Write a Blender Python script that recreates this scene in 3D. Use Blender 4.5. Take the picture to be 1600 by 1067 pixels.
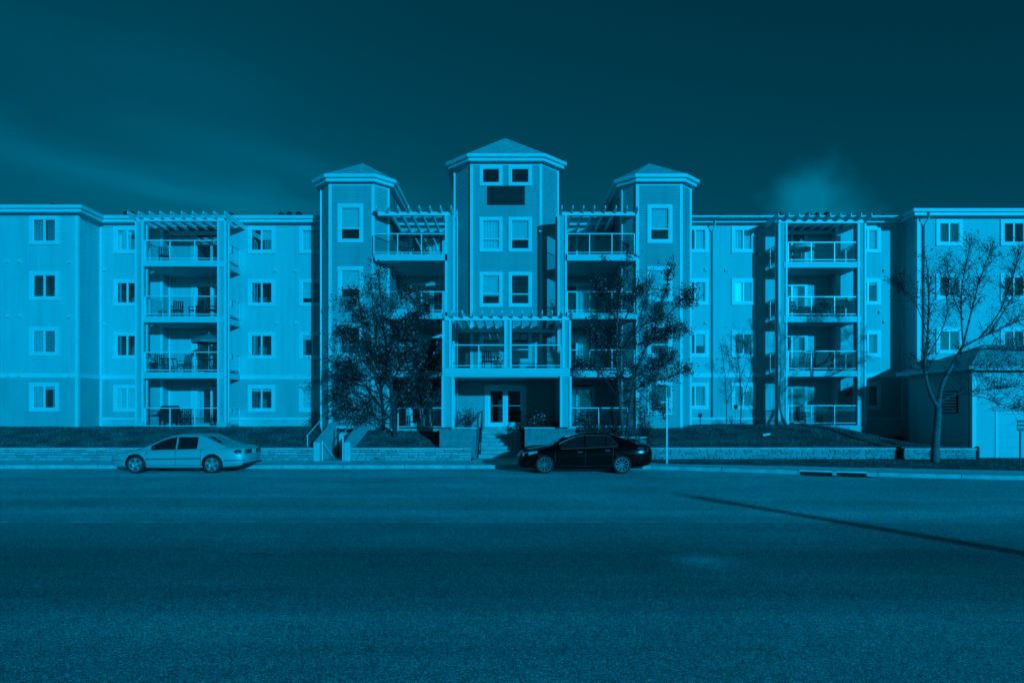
import bpy, bmesh, math, random
import numpy as np
from mathutils import Vector, Matrix
random.seed(7)
rng = np.random.default_rng(11)
for o in list(bpy.data.objects): bpy.data.objects.remove(o)
scene = bpy.context.scene
col = scene.collection

# ------------------------------------------------------------------ camera
CAM_H, FPX, CX, HY = 2.3, 1000.0, 800.0, 640.0
cam_d = bpy.data.cameras.new('camera'); cam = bpy.data.objects.new('camera', cam_d); col.objects.link(cam)
cam.location = (0, 0, CAM_H); cam.rotation_euler = (math.radians(90), 0, 0)
cam_d.sensor_width = 36; cam_d.lens = FPX/1600*36; cam_d.shift_y = (HY-533.5)/1600
cam_d.clip_end = 3000; cam_d.clip_start = 0.05
scene.camera = cam
scene.render.resolution_x = 1024; scene.render.resolution_y = 682

# ------------------------------------------------------------------ light
SUN_AZ, SUN_EL = math.radians(27), math.radians(10.3)
TINT = (0.0, 0.515, 1.0); SKY_TINT = (0.0, 0.58, 1.0)                     # the blue daylight of the photograph
w = bpy.data.worlds.new('World'); scene.world = w; w.use_nodes = True
nt = w.node_tree; nt.nodes.clear()
def N(nt, t, **k):
    n = nt.nodes.new(t)
    for a, b in k.items(): setattr(n, a, b)
    return n
def L(nt, a, b): nt.links.new(a, b)
out = N(nt, 'ShaderNodeOutputWorld'); bg = N(nt, 'ShaderNodeBackground'); bg.inputs[1].default_value = 0.085
sky = N(nt, 'ShaderNodeTexSky', sky_type='NISHITA', sun_disc=False)
sky.sun_elevation = SUN_EL; sky.sun_rotation = math.pi - SUN_AZ; sky.air_density = 1.0; sky.dust_density = 0.6
bw = N(nt, 'ShaderNodeRGBToBW'); L(nt, sky.outputs[0], bw.inputs[0])
tc = N(nt, 'ShaderNodeTexCoord'); sep = N(nt, 'ShaderNodeSeparateXYZ'); L(nt, tc.outputs['Generated'], sep.inputs[0])
def M(nt, op, a, b=None, c=None, clamp=False):
    n = N(nt, 'ShaderNodeMath', operation=op); n.use_clamp = clamp
    for i, v in enumerate((a, b, c)):
        if v is None: continue
        if isinstance(v, (int, float)): n.inputs[i].default_value = v
        else: L(nt, v, n.inputs[i])
    return n.outputs[0]
def smooth(nt, v, a, b):
    n = N(nt, 'ShaderNodeMapRange', interpolation_type='SMOOTHSTEP'); L(nt, v, n.inputs[0])
    n.inputs[1].default_value = a; n.inputs[2].default_value = b; return n.outputs[0]
# thin streaked cirrus, thicker towards the west (left), and one soft puff of cloud low on the right
mp = N(nt, 'ShaderNodeMapping'); mp.inputs['Rotation'].default_value = (0, math.radians(-24), 0); mp.inputs['Scale'].default_value = (0.9, 1.0, 3.6)
L(nt, tc.outputs['Generated'], mp.inputs[0])
no = N(nt, 'ShaderNodeTexNoise'); no.inputs['Scale'].default_value = 2.1; no.inputs['Detail'].default_value = 5; no.inputs['Roughness'].default_value = .5
L(nt, mp.outputs[0], no.inputs[0])
wisp = smooth(nt, no.outputs[0], .36, .78)
west = smooth(nt, sep.outputs[0], 0.10, -0.62)
low = smooth(nt, sep.outputs[2], 0.62, 0.10)
cir = M(nt, 'MULTIPLY', M(nt, 'ADD', M(nt, 'MULTIPLY', wisp, .75), .25), M(nt, 'MULTIPLY', west, M(nt, 'ADD', M(nt, 'MULTIPLY', low, .6), .4)))
def dirv(x, y):
    v = Vector((x-CX, FPX, HY-y)); return v.normalized()
def puff(x, y, r, nscale, amp):
    d = N(nt, 'ShaderNodeVectorMath', operation='DISTANCE'); L(nt, tc.outputs['Generated'], d.inputs[0]); d.inputs[1].default_value = dirv(x, y)
    n2 = N(nt, 'ShaderNodeTexNoise'); n2.inputs['Scale'].default_value = nscale; n2.inputs['Detail'].default_value = 4; L(nt, tc.outputs['Generated'], n2.inputs[0])
    dd = M(nt, 'ADD', d.outputs['Value'], M(nt, 'MULTIPLY', M(nt, 'SUBTRACT', n2.outputs[0], .5), amp))
    return smooth(nt, dd, r, r*.1)
fwd = smooth(nt, sep.outputs[1], .15, .4); ysafe = M(nt, 'MAXIMUM', sep.outputs[1], .1)
uu = M(nt, 'DIVIDE', sep.outputs[0], ysafe); vv = M(nt, 'DIVIDE', sep.outputs[2], ysafe)
wn = N(nt, 'ShaderNodeTexNoise'); wn.inputs['Scale'].default_value = 5; wn.inputs['Detail'].default_value = 5; L(nt, mp.outputs[0], wn.inputs[0])
def streak(u0, v0, slope, wd, ua, ub, amp, warp=.10):      # one long cirrus streak across the western sky
    d = M(nt, 'ADD', M(nt, 'SUBTRACT', vv, v0), M(nt, 'MULTIPLY', M(nt, 'SUBTRACT', uu, u0), slope))
    d = M(nt, 'ABSOLUTE', M(nt, 'ADD', d, M(nt, 'MULTIPLY', M(nt, 'SUBTRACT', wn.outputs[0], .5), warp)))
    e = M(nt, 'MULTIPLY', smooth(nt, d, wd, 0), M(nt, 'MULTIPLY', smooth(nt, uu, ua, ua+.25), smooth(nt, uu, ub, ub-.25)))
    return M(nt, 'MULTIPLY', M(nt, 'MULTIPLY', e, fwd), amp)
band = M(nt, 'ADD', M(nt, 'ADD', streak(-.5, .335, .26, .055, -1.1, -.15, .42, .13), streak(-.2, .34, .30, .055, -.5, .0, .20)), M(nt, 'ADD', streak(-.6, .50, .35, .12, -1.4, -.2, .05, .2), M(nt, 'MULTIPLY', puff(300, 345, .24, 3, .16), .22)))
pf = M(nt, 'MAXIMUM', puff(1266, 312, .074, 18, .07), M(nt, 'MULTIPLY', puff(1296, 345, .075, 16, .08), .8))
cloud = M(nt, 'ADD', M(nt, 'ADD', M(nt, 'MULTIPLY', cir, 0.36), M(nt, 'MULTIPLY', M(nt, 'MULTIPLY', band, M(nt, 'ADD', M(nt, 'MULTIPLY', wisp, .7), .55)), 1.5)), M(nt, 'MULTIPLY', pf, 1.9))
lum = M(nt, 'ADD', M(nt, 'MULTIPLY', bw.outputs[0], 0.45), M(nt, 'MULTIPLY', cloud, 1.25))
tint = N(nt, 'ShaderNodeVectorMath', operation='SCALE'); tint.inputs[0].default_value = SKY_TINT; L(nt, lum, tint.inputs['Scale'])
L(nt, tint.outputs[0], bg.inputs[0]); L(nt, bg.outputs[0], out.inputs[0])
sd = bpy.data.lights.new('sun', 'SUN'); sun = bpy.data.objects.new('sun', sd); col.objects.link(sun)
sd.energy = 3.75; sd.angle = math.radians(0.6); sd.color = TINT
sv = Vector((math.sin(SUN_AZ)*math.cos(SUN_EL), -math.cos(SUN_AZ)*math.cos(SUN_EL), math.sin(SUN_EL)))
sun.rotation_euler = sv.to_track_quat('Z', 'Y').to_euler(); sun.location = (20, -30, 20)
scene.view_settings.view_transform = 'Standard'; scene.view_settings.look = 'None'
scene.view_settings.exposure = 0; scene.view_settings.gamma = 1
scene.render.engine = 'CYCLES'

# ------------------------------------------------------------------ materials
K = 1.22        # all paints and stones together, measured against the white trim
def mat(name, v=.5, rough=.7, var=.0, vscale=3., bump=0., bscale=40., metal=0., spec=.4, island=None, coat=0., stretch=None, stops=None):
    v = min(v*K, .85)
    if island: island = (island[0]*K, island[1]*K); stops = [(p, q*K) for p, q in stops] if stops else None
    m = bpy.data.materials.new(name); m.use_nodes = True
    t = m.node_tree; b = t.nodes['Principled BSDF']
    b.inputs['Roughness'].default_value = rough; b.inputs['Metallic'].default_value = metal
    b.inputs['Specular IOR Level'].default_value = spec
    if coat: b.inputs['Coat Weight'].default_value = coat; b.inputs['Coat Roughness'].default_value = .06
    c = t.nodes.new('ShaderNodeTexCoord')
    src = c.outputs['Object']
    if stretch:
        mp = t.nodes.new('ShaderNodeMapping'); mp.inputs['Scale'].default_value = stretch; t.links.new(src, mp.inputs[0]); src = mp.outputs[0]
    val = None
    if var or island:
        if island:
            g = t.nodes.new('ShaderNodeNewGeometry'); fac = g.outputs['Random Per Island']; lo, hi = island
        else:
            n = t.nodes.new('ShaderNodeTexNoise'); n.inputs['Scale'].default_value = vscale; n.inputs['Detail'].default_value = 6; n.inputs['Roughness'].default_value = .6
            t.links.new(src, n.inputs[0]); fac = n.outputs[0]; lo, hi = v*(1-var), v*(1+var)
        r = t.nodes.new('ShaderNodeValToRGB'); t.links.new(fac, r.inputs[0])
        a0, a1 = (0., 1.) if island else (.3, .7)
        r.color_ramp.elements[0].position = a0; r.color_ramp.elements[1].position = a1
        r.color_ramp.elements[0].color = (lo, lo, lo, 1); r.color_ramp.elements[1].color = (hi, hi, hi, 1)
        if stops:
            for p, q in stops:
                e = r.color_ramp.elements.new(p); e.color = (q, q, q, 1)
        t.links.new(r.outputs[0], b.inputs['Base Color'])
    else:
        b.inputs['Base Color'].default_value = (v, v, v, 1)
    if bump:
        n = t.nodes.new('ShaderNodeTexNoise'); n.inputs['Scale'].default_value = bscale; n.inputs['Detail'].default_value = 5
        t.links.new(src, n.inputs[0])
        bp = t.nodes.new('ShaderNodeBump'); bp.inputs['Strength'].default_value = bump; bp.inputs['Distance'].default_value = .02
        t.links.new(n.outputs[0], bp.inputs['Height']); t.links.new(bp.outputs[0], b.inputs['Normal'])
    return m
MAT = {}
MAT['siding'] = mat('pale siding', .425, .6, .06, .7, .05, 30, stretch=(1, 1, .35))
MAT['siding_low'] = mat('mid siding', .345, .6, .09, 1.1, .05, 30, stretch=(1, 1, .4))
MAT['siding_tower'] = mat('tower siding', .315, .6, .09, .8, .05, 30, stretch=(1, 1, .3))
def streaks(m, amt):      # rain streaks and grime running down the boards
    t = m.node_tree; b = t.nodes['Principled BSDF']; src = b.inputs['Base Color'].links[0].from_socket
    c = N(t, 'ShaderNodeTexCoord'); mp_ = N(t, 'ShaderNodeMapping'); mp_.inputs['Scale'].default_value = (3.2, 3.2, .16); L(t, c.outputs['Object'], mp_.inputs[0])
    n = N(t, 'ShaderNodeTexNoise'); n.inputs['Scale'].default_value = 1.0; n.inputs['Detail'].default_value = 5; n.inputs['Roughness'].default_value = .65; L(t, mp_.outputs[0], n.inputs[0])
    s = N(t, 'ShaderNodeVectorMath', operation='SCALE'); L(t, src, s.inputs[0]); L(t, M(t, 'SUBTRACT', 1.03, M(t, 'MULTIPLY', smooth(t, n.outputs[0], .42, .8), amt)), s.inputs['Scale']); L(t, s.outputs[0], b.inputs['Base Color'])
for k in ('siding', 'siding_low', 'siding_tower'): streaks(MAT[k], .16)
MAT['trim'] = mat('white painted trim', .55, .45, .06, 2.5, .04, 50)
MAT['vinyl'] = mat('white vinyl', .60, .35)
MAT['soffit'] = mat('soffit panel', .42, .6, .06, 3)
MAT['balcony_soffit'] = mat('balcony underside', .34, .7, .08, 2)
MAT['concrete'] = mat('concrete', .33, .85, .22, 2.4, .25, 30)
MAT['foundation'] = mat('parged concrete', .42, .85, .12, 2.0, .15, 25)
MAT['walk'] = mat('pavement concrete', .60, .85, .25, 3.2, .3, 45)
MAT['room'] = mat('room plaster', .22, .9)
MAT['blind'] = mat('blind fabric', .72, .8, .05, 6)
MAT['curtain'] = mat('curtain cloth', .34, .9, .2, 8)
MAT['metal'] = mat('white coated metal', .60, .35, spec=.5)
MAT['pipe'] = mat('downpipe metal', .5, .4)
MAT['darkmetal'] = mat('black iron', .02, .45)
MAT['galv'] = mat('galvanised steel', .34, .45, .2, 12, metal=.5)
MAT['vent'] = mat('roof vent', .02, .7)
MAT['wicker'] = mat('dark wicker', .03, .8, .3, 30, .4, 90)
MAT['plastic'] = mat('patio plastic', .10, .5)
MAT['canvas'] = mat('umbrella canvas', .18, .9, .1, 8)
MAT['palecanvas'] = mat('pale canvas', .45, .9, .1, 8)
MAT['bark'] = mat('grey bark', .20, .9, .45, 7, .6, 30, stretch=(1, 1, 2.5))
MAT['darkbark'] = mat('dark twig bark', .03, .9, .4, 10, .4, 40)
MAT['leaf'] = mat('leaf', island=(.008, .04), rough=.5, spec=.3, stops=[(.60, .03), (.82, .10), (.93, .28)])  # palest stops paint sunlit highlights onto a random share of leaves
MAT['bud'] = mat('bud', island=(.01, .05), rough=.6)
MAT['shrub'] = mat('shrub leaf', island=(.008, .06), rough=.6)
MAT['flower'] = mat('pale blossom', island=(.25, .6), rough=.7)
MAT['grass'] = mat('grass blade', island=(.045, .15), rough=.75, spec=.2)
def patchy(m, scale):
    t = m.node_tree; b = t.nodes['Principled BSDF']; src = b.inputs['Base Color'].links[0].from_socket
    c = N(t, 'ShaderNodeTexCoord'); n = N(t, 'ShaderNodeTexNoise'); n.inputs['Scale'].default_value = scale; n.inputs['Detail'].default_value = 5; L(t, c.outputs['Object'], n.inputs[0])
    s = N(t, 'ShaderNodeVectorMath', operation='SCALE'); L(t, src, s.inputs[0]); L(t, M(t, 'ADD', M(t, 'MULTIPLY', smooth(t, n.outputs[0], .35, .65), .95), .6), s.inputs['Scale']); L(t, s.outputs[0], b.inputs['Base Color'])
patchy(MAT['grass'], 1.1)
MAT['soil'] = mat('lawn soil', .075, .95, .5, 1.4, .8, 22)
MAT['stone'] = mat('wall stone', .34, .9, .35, 5, .6, 26)
MAT['stone2'] = mat('dark wall stone', .26, .9, .35, 6, .6, 26)
MAT['mortar'] = mat('wall mortar', .22, .95, .2, 20)
MAT['stonecap'] = mat('coping stone', .40, .85, .25, 3, .35, 30)
MAT['planterface'] = mat('weathered planter concrete', .19, .9, .28, 3.5, .5, 14)
MAT['ground'] = mat('open ground', .16, .95, .3, .1)
MAT['louvre'] = mat('louvre metal', .008, .7)
MAT['pot'] = mat('planter pot', .12, .6)
MAT['sign_back'] = mat('sign back aluminium', .10, .5)
MAT['tyre'] = mat('tyre rubber', .018, .8)
MAT['alloy'] = mat('alloy rim', .55, .3, metal=.7)
MAT['steelrim'] = mat('dark rim', .16, .35, metal=.7)
MAT['silver'] = mat('silver paint', .42, .48, metal=.4, spec=.5)
MAT['black'] = mat('black paint', .002, .12, spec=.28)
MAT['carglass'] = mat('tinted car glass', .012, .05, spec=.8)
MAT['lamp'] = mat('lamp lens', .38, .12, spec=.8)
MAT['taillamp'] = mat('tail lamp lens', .03, .3, spec=.5)
MAT['chrome'] = mat('chrome', .7, .12, metal=1.)
MAT['blackplastic'] = mat('black plastic', .015, .5)
MAT['plate'] = mat('number plate', .5, .5)
MAT['slatdark'] = mat('dark louvre slat', .07, .5)
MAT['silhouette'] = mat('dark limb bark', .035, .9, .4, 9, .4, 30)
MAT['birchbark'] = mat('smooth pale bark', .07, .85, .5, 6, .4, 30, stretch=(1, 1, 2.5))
MAT['kerb'] = mat('kerb concrete', .36, .85, .25, 3.2, .3, 45)
MAT['darkalloy'] = mat('dark alloy rim', .16, .35, metal=.6)
MAT['treebark'] = mat('tree bark', .11, .9, .45, 6, .6, 26, stretch=(1, 1, 2.2))
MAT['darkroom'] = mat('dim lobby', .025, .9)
MAT['edge'] = mat('painted edge board', .47, .5, .06, 2.5)
MAT['garage'] = mat('garage door panel', .43, .45, .03, 2)

def glass_mat(name, refl=1.0, base=0.9, ior=1.55):
    m = bpy.data.materials.new(name); m.use_nodes = True; t = m.node_tree; t.nodes.clear()
    o = N(t, 'ShaderNodeOutputMaterial'); mx = N(t, 'ShaderNodeMixShader'); tr = N(t, 'ShaderNodeBsdfTransparent'); gl = N(t, 'ShaderNodeBsdfGlossy')
    tr.inputs[0].default_value = (base, base, base, 1); gl.inputs['Roughness'].default_value = .015
    fr = N(t, 'ShaderNodeFresnel'); fr.inputs[0].default_value = ior
    f = M(t, 'MULTIPLY', fr.outputs[0], refl, clamp=True)
    L(t, f, mx.inputs[0]); L(t, tr.outputs[0], mx.inputs[1]); L(t, gl.outputs[0], mx.inputs[2]); L(t, mx.outputs[0], o.inputs[0])
    return m
MAT['pane'] = glass_mat('window glass', 3.0, .97, 1.55)
MAT['doorglass'] = glass_mat('lobby glass', .4, .6, 1.5)
MAT['railglass'] = glass_mat('railing glass', 1.2, .9, 1.5)

def glare():
    m = glass_mat('sun-glare window glass', .48, .97, 1.55)
    for n in m.node_tree.nodes:
        if n.type == 'BSDF_GLOSSY': n.inputs['Roughness'].default_value = .38  # rough gloss spreads the sun's glare across the yawed pane
    return m
MAT['glarepane'] = glare()
def asphalt():
    m = bpy.data.materials.new('worn asphalt'); m.use_nodes = True; t = m.node_tree; b = t.nodes['Principled BSDF']
    b.inputs['Roughness'].default_value = .8; b.inputs['Specular IOR Level'].default_value = .3
    c = N(t, 'ShaderNodeTexCoord'); P = c.outputs['Object']
    vo = N(t, 'ShaderNodeTexVoronoi'); vo.inputs['Scale'].default_value = 88; L(t, P, vo.inputs[0])
    fine = N(t, 'ShaderNodeTexNoise'); fine.inputs['Scale'].default_value = 110; fine.inputs['Detail'].default_value = 3; L(t, P, fine.inputs[0])
    mid = N(t, 'ShaderNodeTexNoise'); mid.inputs['Scale'].default_value = 9; mid.inputs['Detail'].default_value = 6; mid.inputs['Roughness'].default_value = .7; L(t, P, mid.inputs[0])
    mp = N(t, 'ShaderNodeMapping'); mp.inputs['Scale'].default_value = (.03, .55, 1); L(t, P, mp.inputs[0])
    band = N(t, 'ShaderNodeTexNoise'); band.inputs['Scale'].default_value = 1.0; band.inputs['Detail'].default_value = 3; L(t, mp.outputs[0], band.inputs[0])
    big = N(t, 'ShaderNodeTexNoise'); big.inputs['Scale'].default_value = .35; big.inputs['Detail'].default_value = 5; L(t, P, big.inputs[0])
    sp = N(t, 'ShaderNodeSeparateColor'); L(t, vo.outputs['Color'], sp.inputs[0])
    grain = M(t, 'POWER', sp.outputs[0], 2.6)
    v = M(t, 'ADD', M(t, 'MULTIPLY', grain, .56), .115)
    v = M(t, 'MULTIPLY', v, M(t, 'ADD', M(t, 'MULTIPLY', mid.outputs[0], .7), .65))
    v = M(t, 'MULTIPLY', v, M(t, 'ADD', M(t, 'MULTIPLY', fine.outputs[0], 1.4), .3))
    v = M(t, 'MULTIPLY', v, M(t, 'ADD', M(t, 'MULTIPLY', band.outputs[0], .9), .55))
    v = M(t, 'MULTIPLY', v, M(t, 'ADD', M(t, 'MULTIPLY', big.outputs[0], .8), .6))
    # worn wheel paths run along the street
    s = N(t, 'ShaderNodeSeparateXYZ'); L(t, P, s.inputs[0])
    r = N(t, 'ShaderNodeValToRGB'); L(t, M(t, 'DIVIDE', M(t, 'ADD', s.outputs[1], M(t, 'ADD', M(t, 'MULTIPLY', big.outputs[0], 1.0), -.25)), 26.0), r.inputs[0])
    els = [(0., 1.1), (7.4, 1.12), (8.5, .72), (10.2, .70), (11.2, .86), (12.3, .93), (13.1, 1.02), (13.6, 1.3), (14.6, 1.62), (17.5, 1.5), (20.5, 1.6), (26., 1.75)]
    els = [(y/26., k) for y, k in els]
    while len(r.color_ramp.elements) < len(els): r.color_ramp.elements.new(.5)
    for e, (p, k) in zip(r.color_ramp.elements, els): e.position = p; e.color = (k*.4, k*.4, k*.4, 1)
    v = M(t, 'MULTIPLY', v, M(t, 'MULTIPLY', r.outputs[0], 3.2))
    st_ = N(t, 'ShaderNodeMapping'); st_.inputs['Scale'].default_value = (.06, 3.2, 1); L(t, P, st_.inputs[0])
    sn = N(t, 'ShaderNodeTexNoise'); sn.inputs['Scale'].default_value = 1.0; sn.inputs['Detail'].default_value = 4; L(t, st_.outputs[0], sn.inputs[0])
    v = M(t, 'MULTIPLY', v, M(t, 'ADD', M(t, 'MULTIPLY', sn.outputs[0], .55), .72))
    # hairline cracks
    cm = N(t, 'ShaderNodeMapping'); cm.inputs['Scale'].default_value = (.16, .42, 1); L(t, P, cm.inputs[0])
    cw_ = N(t, 'ShaderNodeVectorMath', operation='ADD'); L(t, cm.outputs[0], cw_.inputs[0]); cs_ = N(t, 'ShaderNodeVectorMath', operation='SCALE'); L(t, mid.outputs['Color'], cs_.inputs[0]); cs_.inputs['Scale'].default_value = .16; L(t, cs_.outputs[0], cw_.inputs[1])
    ce = N(t, 'ShaderNodeTexVoronoi', feature='DISTANCE_TO_EDGE'); ce.inputs['Scale'].default_value = .8; L(t, cw_.outputs[0], ce.inputs[0])
    crack = M(t, 'MULTIPLY', smooth(t, ce.outputs['Distance'], .007, .001), smooth(t, big.outputs[0], .46, .6))
    v = M(t, 'MULTIPLY', v, M(t, 'SUBTRACT', 1.0, M(t, 'MULTIPLY', crack, .4)))
    # pool of window-reflected sunlight, painted pale into the near lane
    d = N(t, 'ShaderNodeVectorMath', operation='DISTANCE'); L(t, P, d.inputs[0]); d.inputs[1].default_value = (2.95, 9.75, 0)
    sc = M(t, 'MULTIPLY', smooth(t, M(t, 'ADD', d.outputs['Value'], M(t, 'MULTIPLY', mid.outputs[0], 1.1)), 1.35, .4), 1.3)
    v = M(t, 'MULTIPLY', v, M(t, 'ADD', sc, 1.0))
    cb = N(t, 'ShaderNodeCombineColor'); [L(t, v, cb.inputs[i]) for i in range(3)]
    L(t, cb.outputs[0], b.inputs['Base Color'])
    h = M(t, 'ADD', M(t, 'MULTIPLY', vo.outputs['Distance'], -.6), M(t, 'MULTIPLY', fine.outputs[0], .5))
    bp = N(t, 'ShaderNodeBump'); bp.inputs['Strength'].default_value = .75; bp.inputs['Distance'].default_value = .012
    L(t, h, bp.inputs['Height']); L(t, bp.outputs[0], b.inputs['Normal'])
    return m
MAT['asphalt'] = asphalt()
MAT['seam'] = mat('faded road line', .47, .85, .5, 3, .5, 90)

def shingle():
    m = bpy.data.materials.new('asphalt shingle'); m.use_nodes = True; t = m.node_tree; b = t.nodes['Principled BSDF']
    b.inputs['Roughness'].default_value = .9
    c = N(t, 'ShaderNodeTexCoord')
    br = N(t, 'ShaderNodeTexNoise'); br.inputs['Scale'].default_value = 6; br.inputs['Detail'].default_value = 5; L(t, c.outputs['Object'], br.inputs[0])
    mp = N(t, 'ShaderNodeMapping'); mp.inputs['Scale'].default_value = (1, 1, 8); L(t, c.outputs['Object'], mp.inputs[0])
    vo = N(t, 'ShaderNodeTexVoronoi'); vo.inputs['Scale'].default_value = 4; L(t, mp.outputs[0], vo.inputs[0])
    sp = N(t, 'ShaderNodeSeparateColor'); L(t, vo.outputs['Color'], sp.inputs[0])
    v = M(t, 'MULTIPLY', M(t, 'ADD', M(t, 'MULTIPLY', sp.outputs[0], .22), .36), M(t, 'ADD', br.outputs[0], .5))
    cb = N(t, 'ShaderNodeCombineColor'); [L(t, v, cb.inputs[i]) for i in range(3)]
    L(t, cb.outputs[0], b.inputs['Base Color'])
    bp = N(t, 'ShaderNodeBump'); bp.inputs['Strength'].default_value = .6; bp.inputs['Distance'].default_value = .03
    L(t, sp.outputs[1], bp.inputs['Height']); L(t, bp.outputs[0], b.inputs['Normal'])
    return m
MAT['shingle'] = shingle()

# ------------------------------------------------------------------ mesh helpers
def P(x, y, D): return Vector(((x-CX)*D/FPX, D, CAM_H-(y-HY)*D/FPX))
def PX(x, D): return (x-CX)*D/FPX
def PZ(y, D): return CAM_H-(y-HY)*D/FPX

def root_loc(o):
    v = Vector((0, 0, 0))
    while o is not None: v = v+o.location; o = o.parent
    return v
class MB:
    def __init__(s): s.v = []; s.f = []
    def face(s, *pts):
        i = len(s.v); s.v += [tuple(p) for p in pts]; s.f.append(tuple(range(i, i+len(pts))))
    def box(s, x0, x1, y0, y1, z0, z1):
        i = len(s.v)
        s.v += [(x0,y0,z0),(x1,y0,z0),(x1,y1,z0),(x0,y1,z0),(x0,y0,z1),(x1,y0,z1),(x1,y1,z1),(x0,y1,z1)]
        for q in ((0,3,2,1),(4,5,6,7),(0,1,5,4),(1,2,6,5),(2,3,7,6),(3,0,4,7)): s.f.append(tuple(i+k for k in q))
        return s
    def bar(s, p, q, w, h=None):
        p, q = Vector(p), Vector(q); h = h or w; d = (q-p).normalized()
        up = Vector((0,0,1)) if abs(d.z) < .95 else Vector((0,1,0))
        a = d.cross(up).normalized()*w/2; b = a.cross(d).normalized()*h/2
        i = len(s.v)
        for c in (p, q): s.v += [tuple(c-a-b), tuple(c+a-b), tuple(c+a+b), tuple(c-a+b)]
        for k in ((3,2,1,0),(4,5,6,7),(0,1,5,4),(1,2,6,5),(2,3,7,6),(3,0,4,7)): s.f.append(tuple(i+j for j in k))
        return s
    def tube(s, pts, rad, n=6, cap=True):
        pts = [Vector(p) for p in pts]
        if not hasattr(rad, '__len__'): rad = [rad]*len(pts)
        i0 = len(s.v); ref = Vector((.31, .87, .2)).normalized()
        for k, p in enumerate(pts):
            d = (pts[min(k+1, len(pts)-1)]-pts[max(k-1, 0)])
            d = d.normalized() if d.length > 1e-7 else Vector((0,0,1))
            a = d.cross(ref)
            if a.length < 1e-3: a = d.cross(Vector((1,0,0)))
            a.normalize(); b = d.cross(a)
            for j in range(n):
                t = 2*math.pi*j/n; s.v.append(tuple(p+(a*math.cos(t)+b*math.sin(t))*rad[k]))
        for k in range(len(pts)-1):
            for j in range(n):
                a, b = i0+k*n+j, i0+k*n+(j+1) % n; s.f.append((a, b, b+n, a+n))
        if cap:
            s.f.append(tuple(i0+j for j in range(n-1, -1, -1))); e = i0+(len(pts)-1)*n; s.f.append(tuple(e+j for j in range(n)))
        return s
    def lathe(s, c, axis, prof, n=20, cap=True):
        # prof: list of (distance along axis, radius)
        c = Vector(c); ax = Vector(axis).normalized(); a = ax.cross(Vector((0,0,1)))
        if a.length < 1e-3: a = Vector((1,0,0))
        a.normalize(); b = ax.cross(a); i0 = len(s.v)
        for d, r in prof:
            for j in range(n):
                t = 2*math.pi*j/n; s.v.append(tuple(c+ax*d+(a*math.cos(t)+b*math.sin(t))*r))
        for k in range(len(prof)-1):
            for j in range(n):
                q, w_ = i0+k*n+j, i0+k*n+(j+1) % n; s.f.append((q, w_, w_+n, q+n))
        if cap: s.f.append(tuple(i0+j for j in range(n-1, -1, -1))); e = i0+(len(prof)-1)*n; s.f.append(tuple(e+j for j in range(n)))
        return s
    def prism(s, poly, z0, z1):
        n = len(poly); i = len(s.v)
        s.v += [(x, y, z0) for x, y in poly]+[(x, y, z1) for x, y in poly]
        s.f.append(tuple(i+k for k in range(n-1, -1, -1))); s.f.append(tuple(i+n+k for k in range(n)))
        for k in range(n): s.f.append((i+k, i+(k+1) % n, i+n+(k+1) % n, i+n+k))
        return s
    def build(s, name, m, parent=None, smooth=False, kind=None, bevel=0):
        me = bpy.data.meshes.new(name)
        off = root_loc(parent) if parent else Vector((0,0,0))
        vs = [(a-off.x, b-off.y, c-off.z) for a, b, c in s.v]
        me.from_pydata(vs, [], s.f); me.materials.append(MAT[m])
        if bevel:
            bm = bmesh.new(); bm.from_mesh(me); bmesh.ops.remove_doubles(bm, verts=bm.verts, dist=1e-5)
            bmesh.ops.bevel(bm, geom=bm.edges[:], offset=bevel, segments=2, affect='EDGES', profile=.6); bm.to_mesh(me); bm.free()
        if smooth: me.polygons.foreach_set('use_smooth', [True]*len(me.polygons))
        o = bpy.data.objects.new(name, me); col.objects.link(o)
        if parent: o.parent = parent
        if kind: o['kind'] = kind
        return o
def tag(o, label, cat, group=None, kind=None):
    o['label'] = label; o['category'] = cat
    if group: o['group'] = group
    if kind: o['kind'] = kind
    return o
def empty(name, loc, label, cat, group=None):
    o = bpy.data.objects.new(name, None); o.location = loc; o.empty_display_size = .3; col.objects.link(o)
    return tag(o, label, cat, group)
def copy_tree(o, parent=None):
    c = o.copy(); col.objects.link(c); c.parent = parent
    for ch in list(o.children): copy_tree(ch, c)
    return c

# ================================================================== GROUND
def interp(x, xs, ys): return float(np.interp(x, xs, ys))
CURB_X = [-60, 0, 5, 7, 9.25, 10.8, 14, 16.7, 24, 45]
CURB_Y = [25.05, 25.0, 24.85, 24.15, 23.2, 22.6, 21.6, 20.95, 19.3, 15.5]
BACK_X = [-60, 1.0, 4.5, 7, 10, 16.7, 24, 45]
BACK_Y = [27.15, 27.15, 26.3, 25.6, 24.9, 23.15, 21.4, 17.6]
curb = lambda x: interp(x, CURB_X, CURB_Y)
back = lambda x: interp(x, BACK_X, BACK_Y)
WALK_Z = .13

g = MB(); g.face((-900,-900,-.03),(900,-900,-.03),(900,900,-.03),(-900,900,-.03)); o = g.build('ground', 'ground'); o['kind'] = 'structure'
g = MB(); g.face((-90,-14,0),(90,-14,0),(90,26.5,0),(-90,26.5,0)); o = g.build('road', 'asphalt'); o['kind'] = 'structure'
g = MB()
for k in range(30):
    x0 = -45+k*3.0; g.face((x0,13.06,.004),(x0+3,13.06,.004),(x0+3,13.17,.004),(x0,13.17,.004))
o = g.build('road_line', 'seam'); o['kind'] = 'structure'

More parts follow.
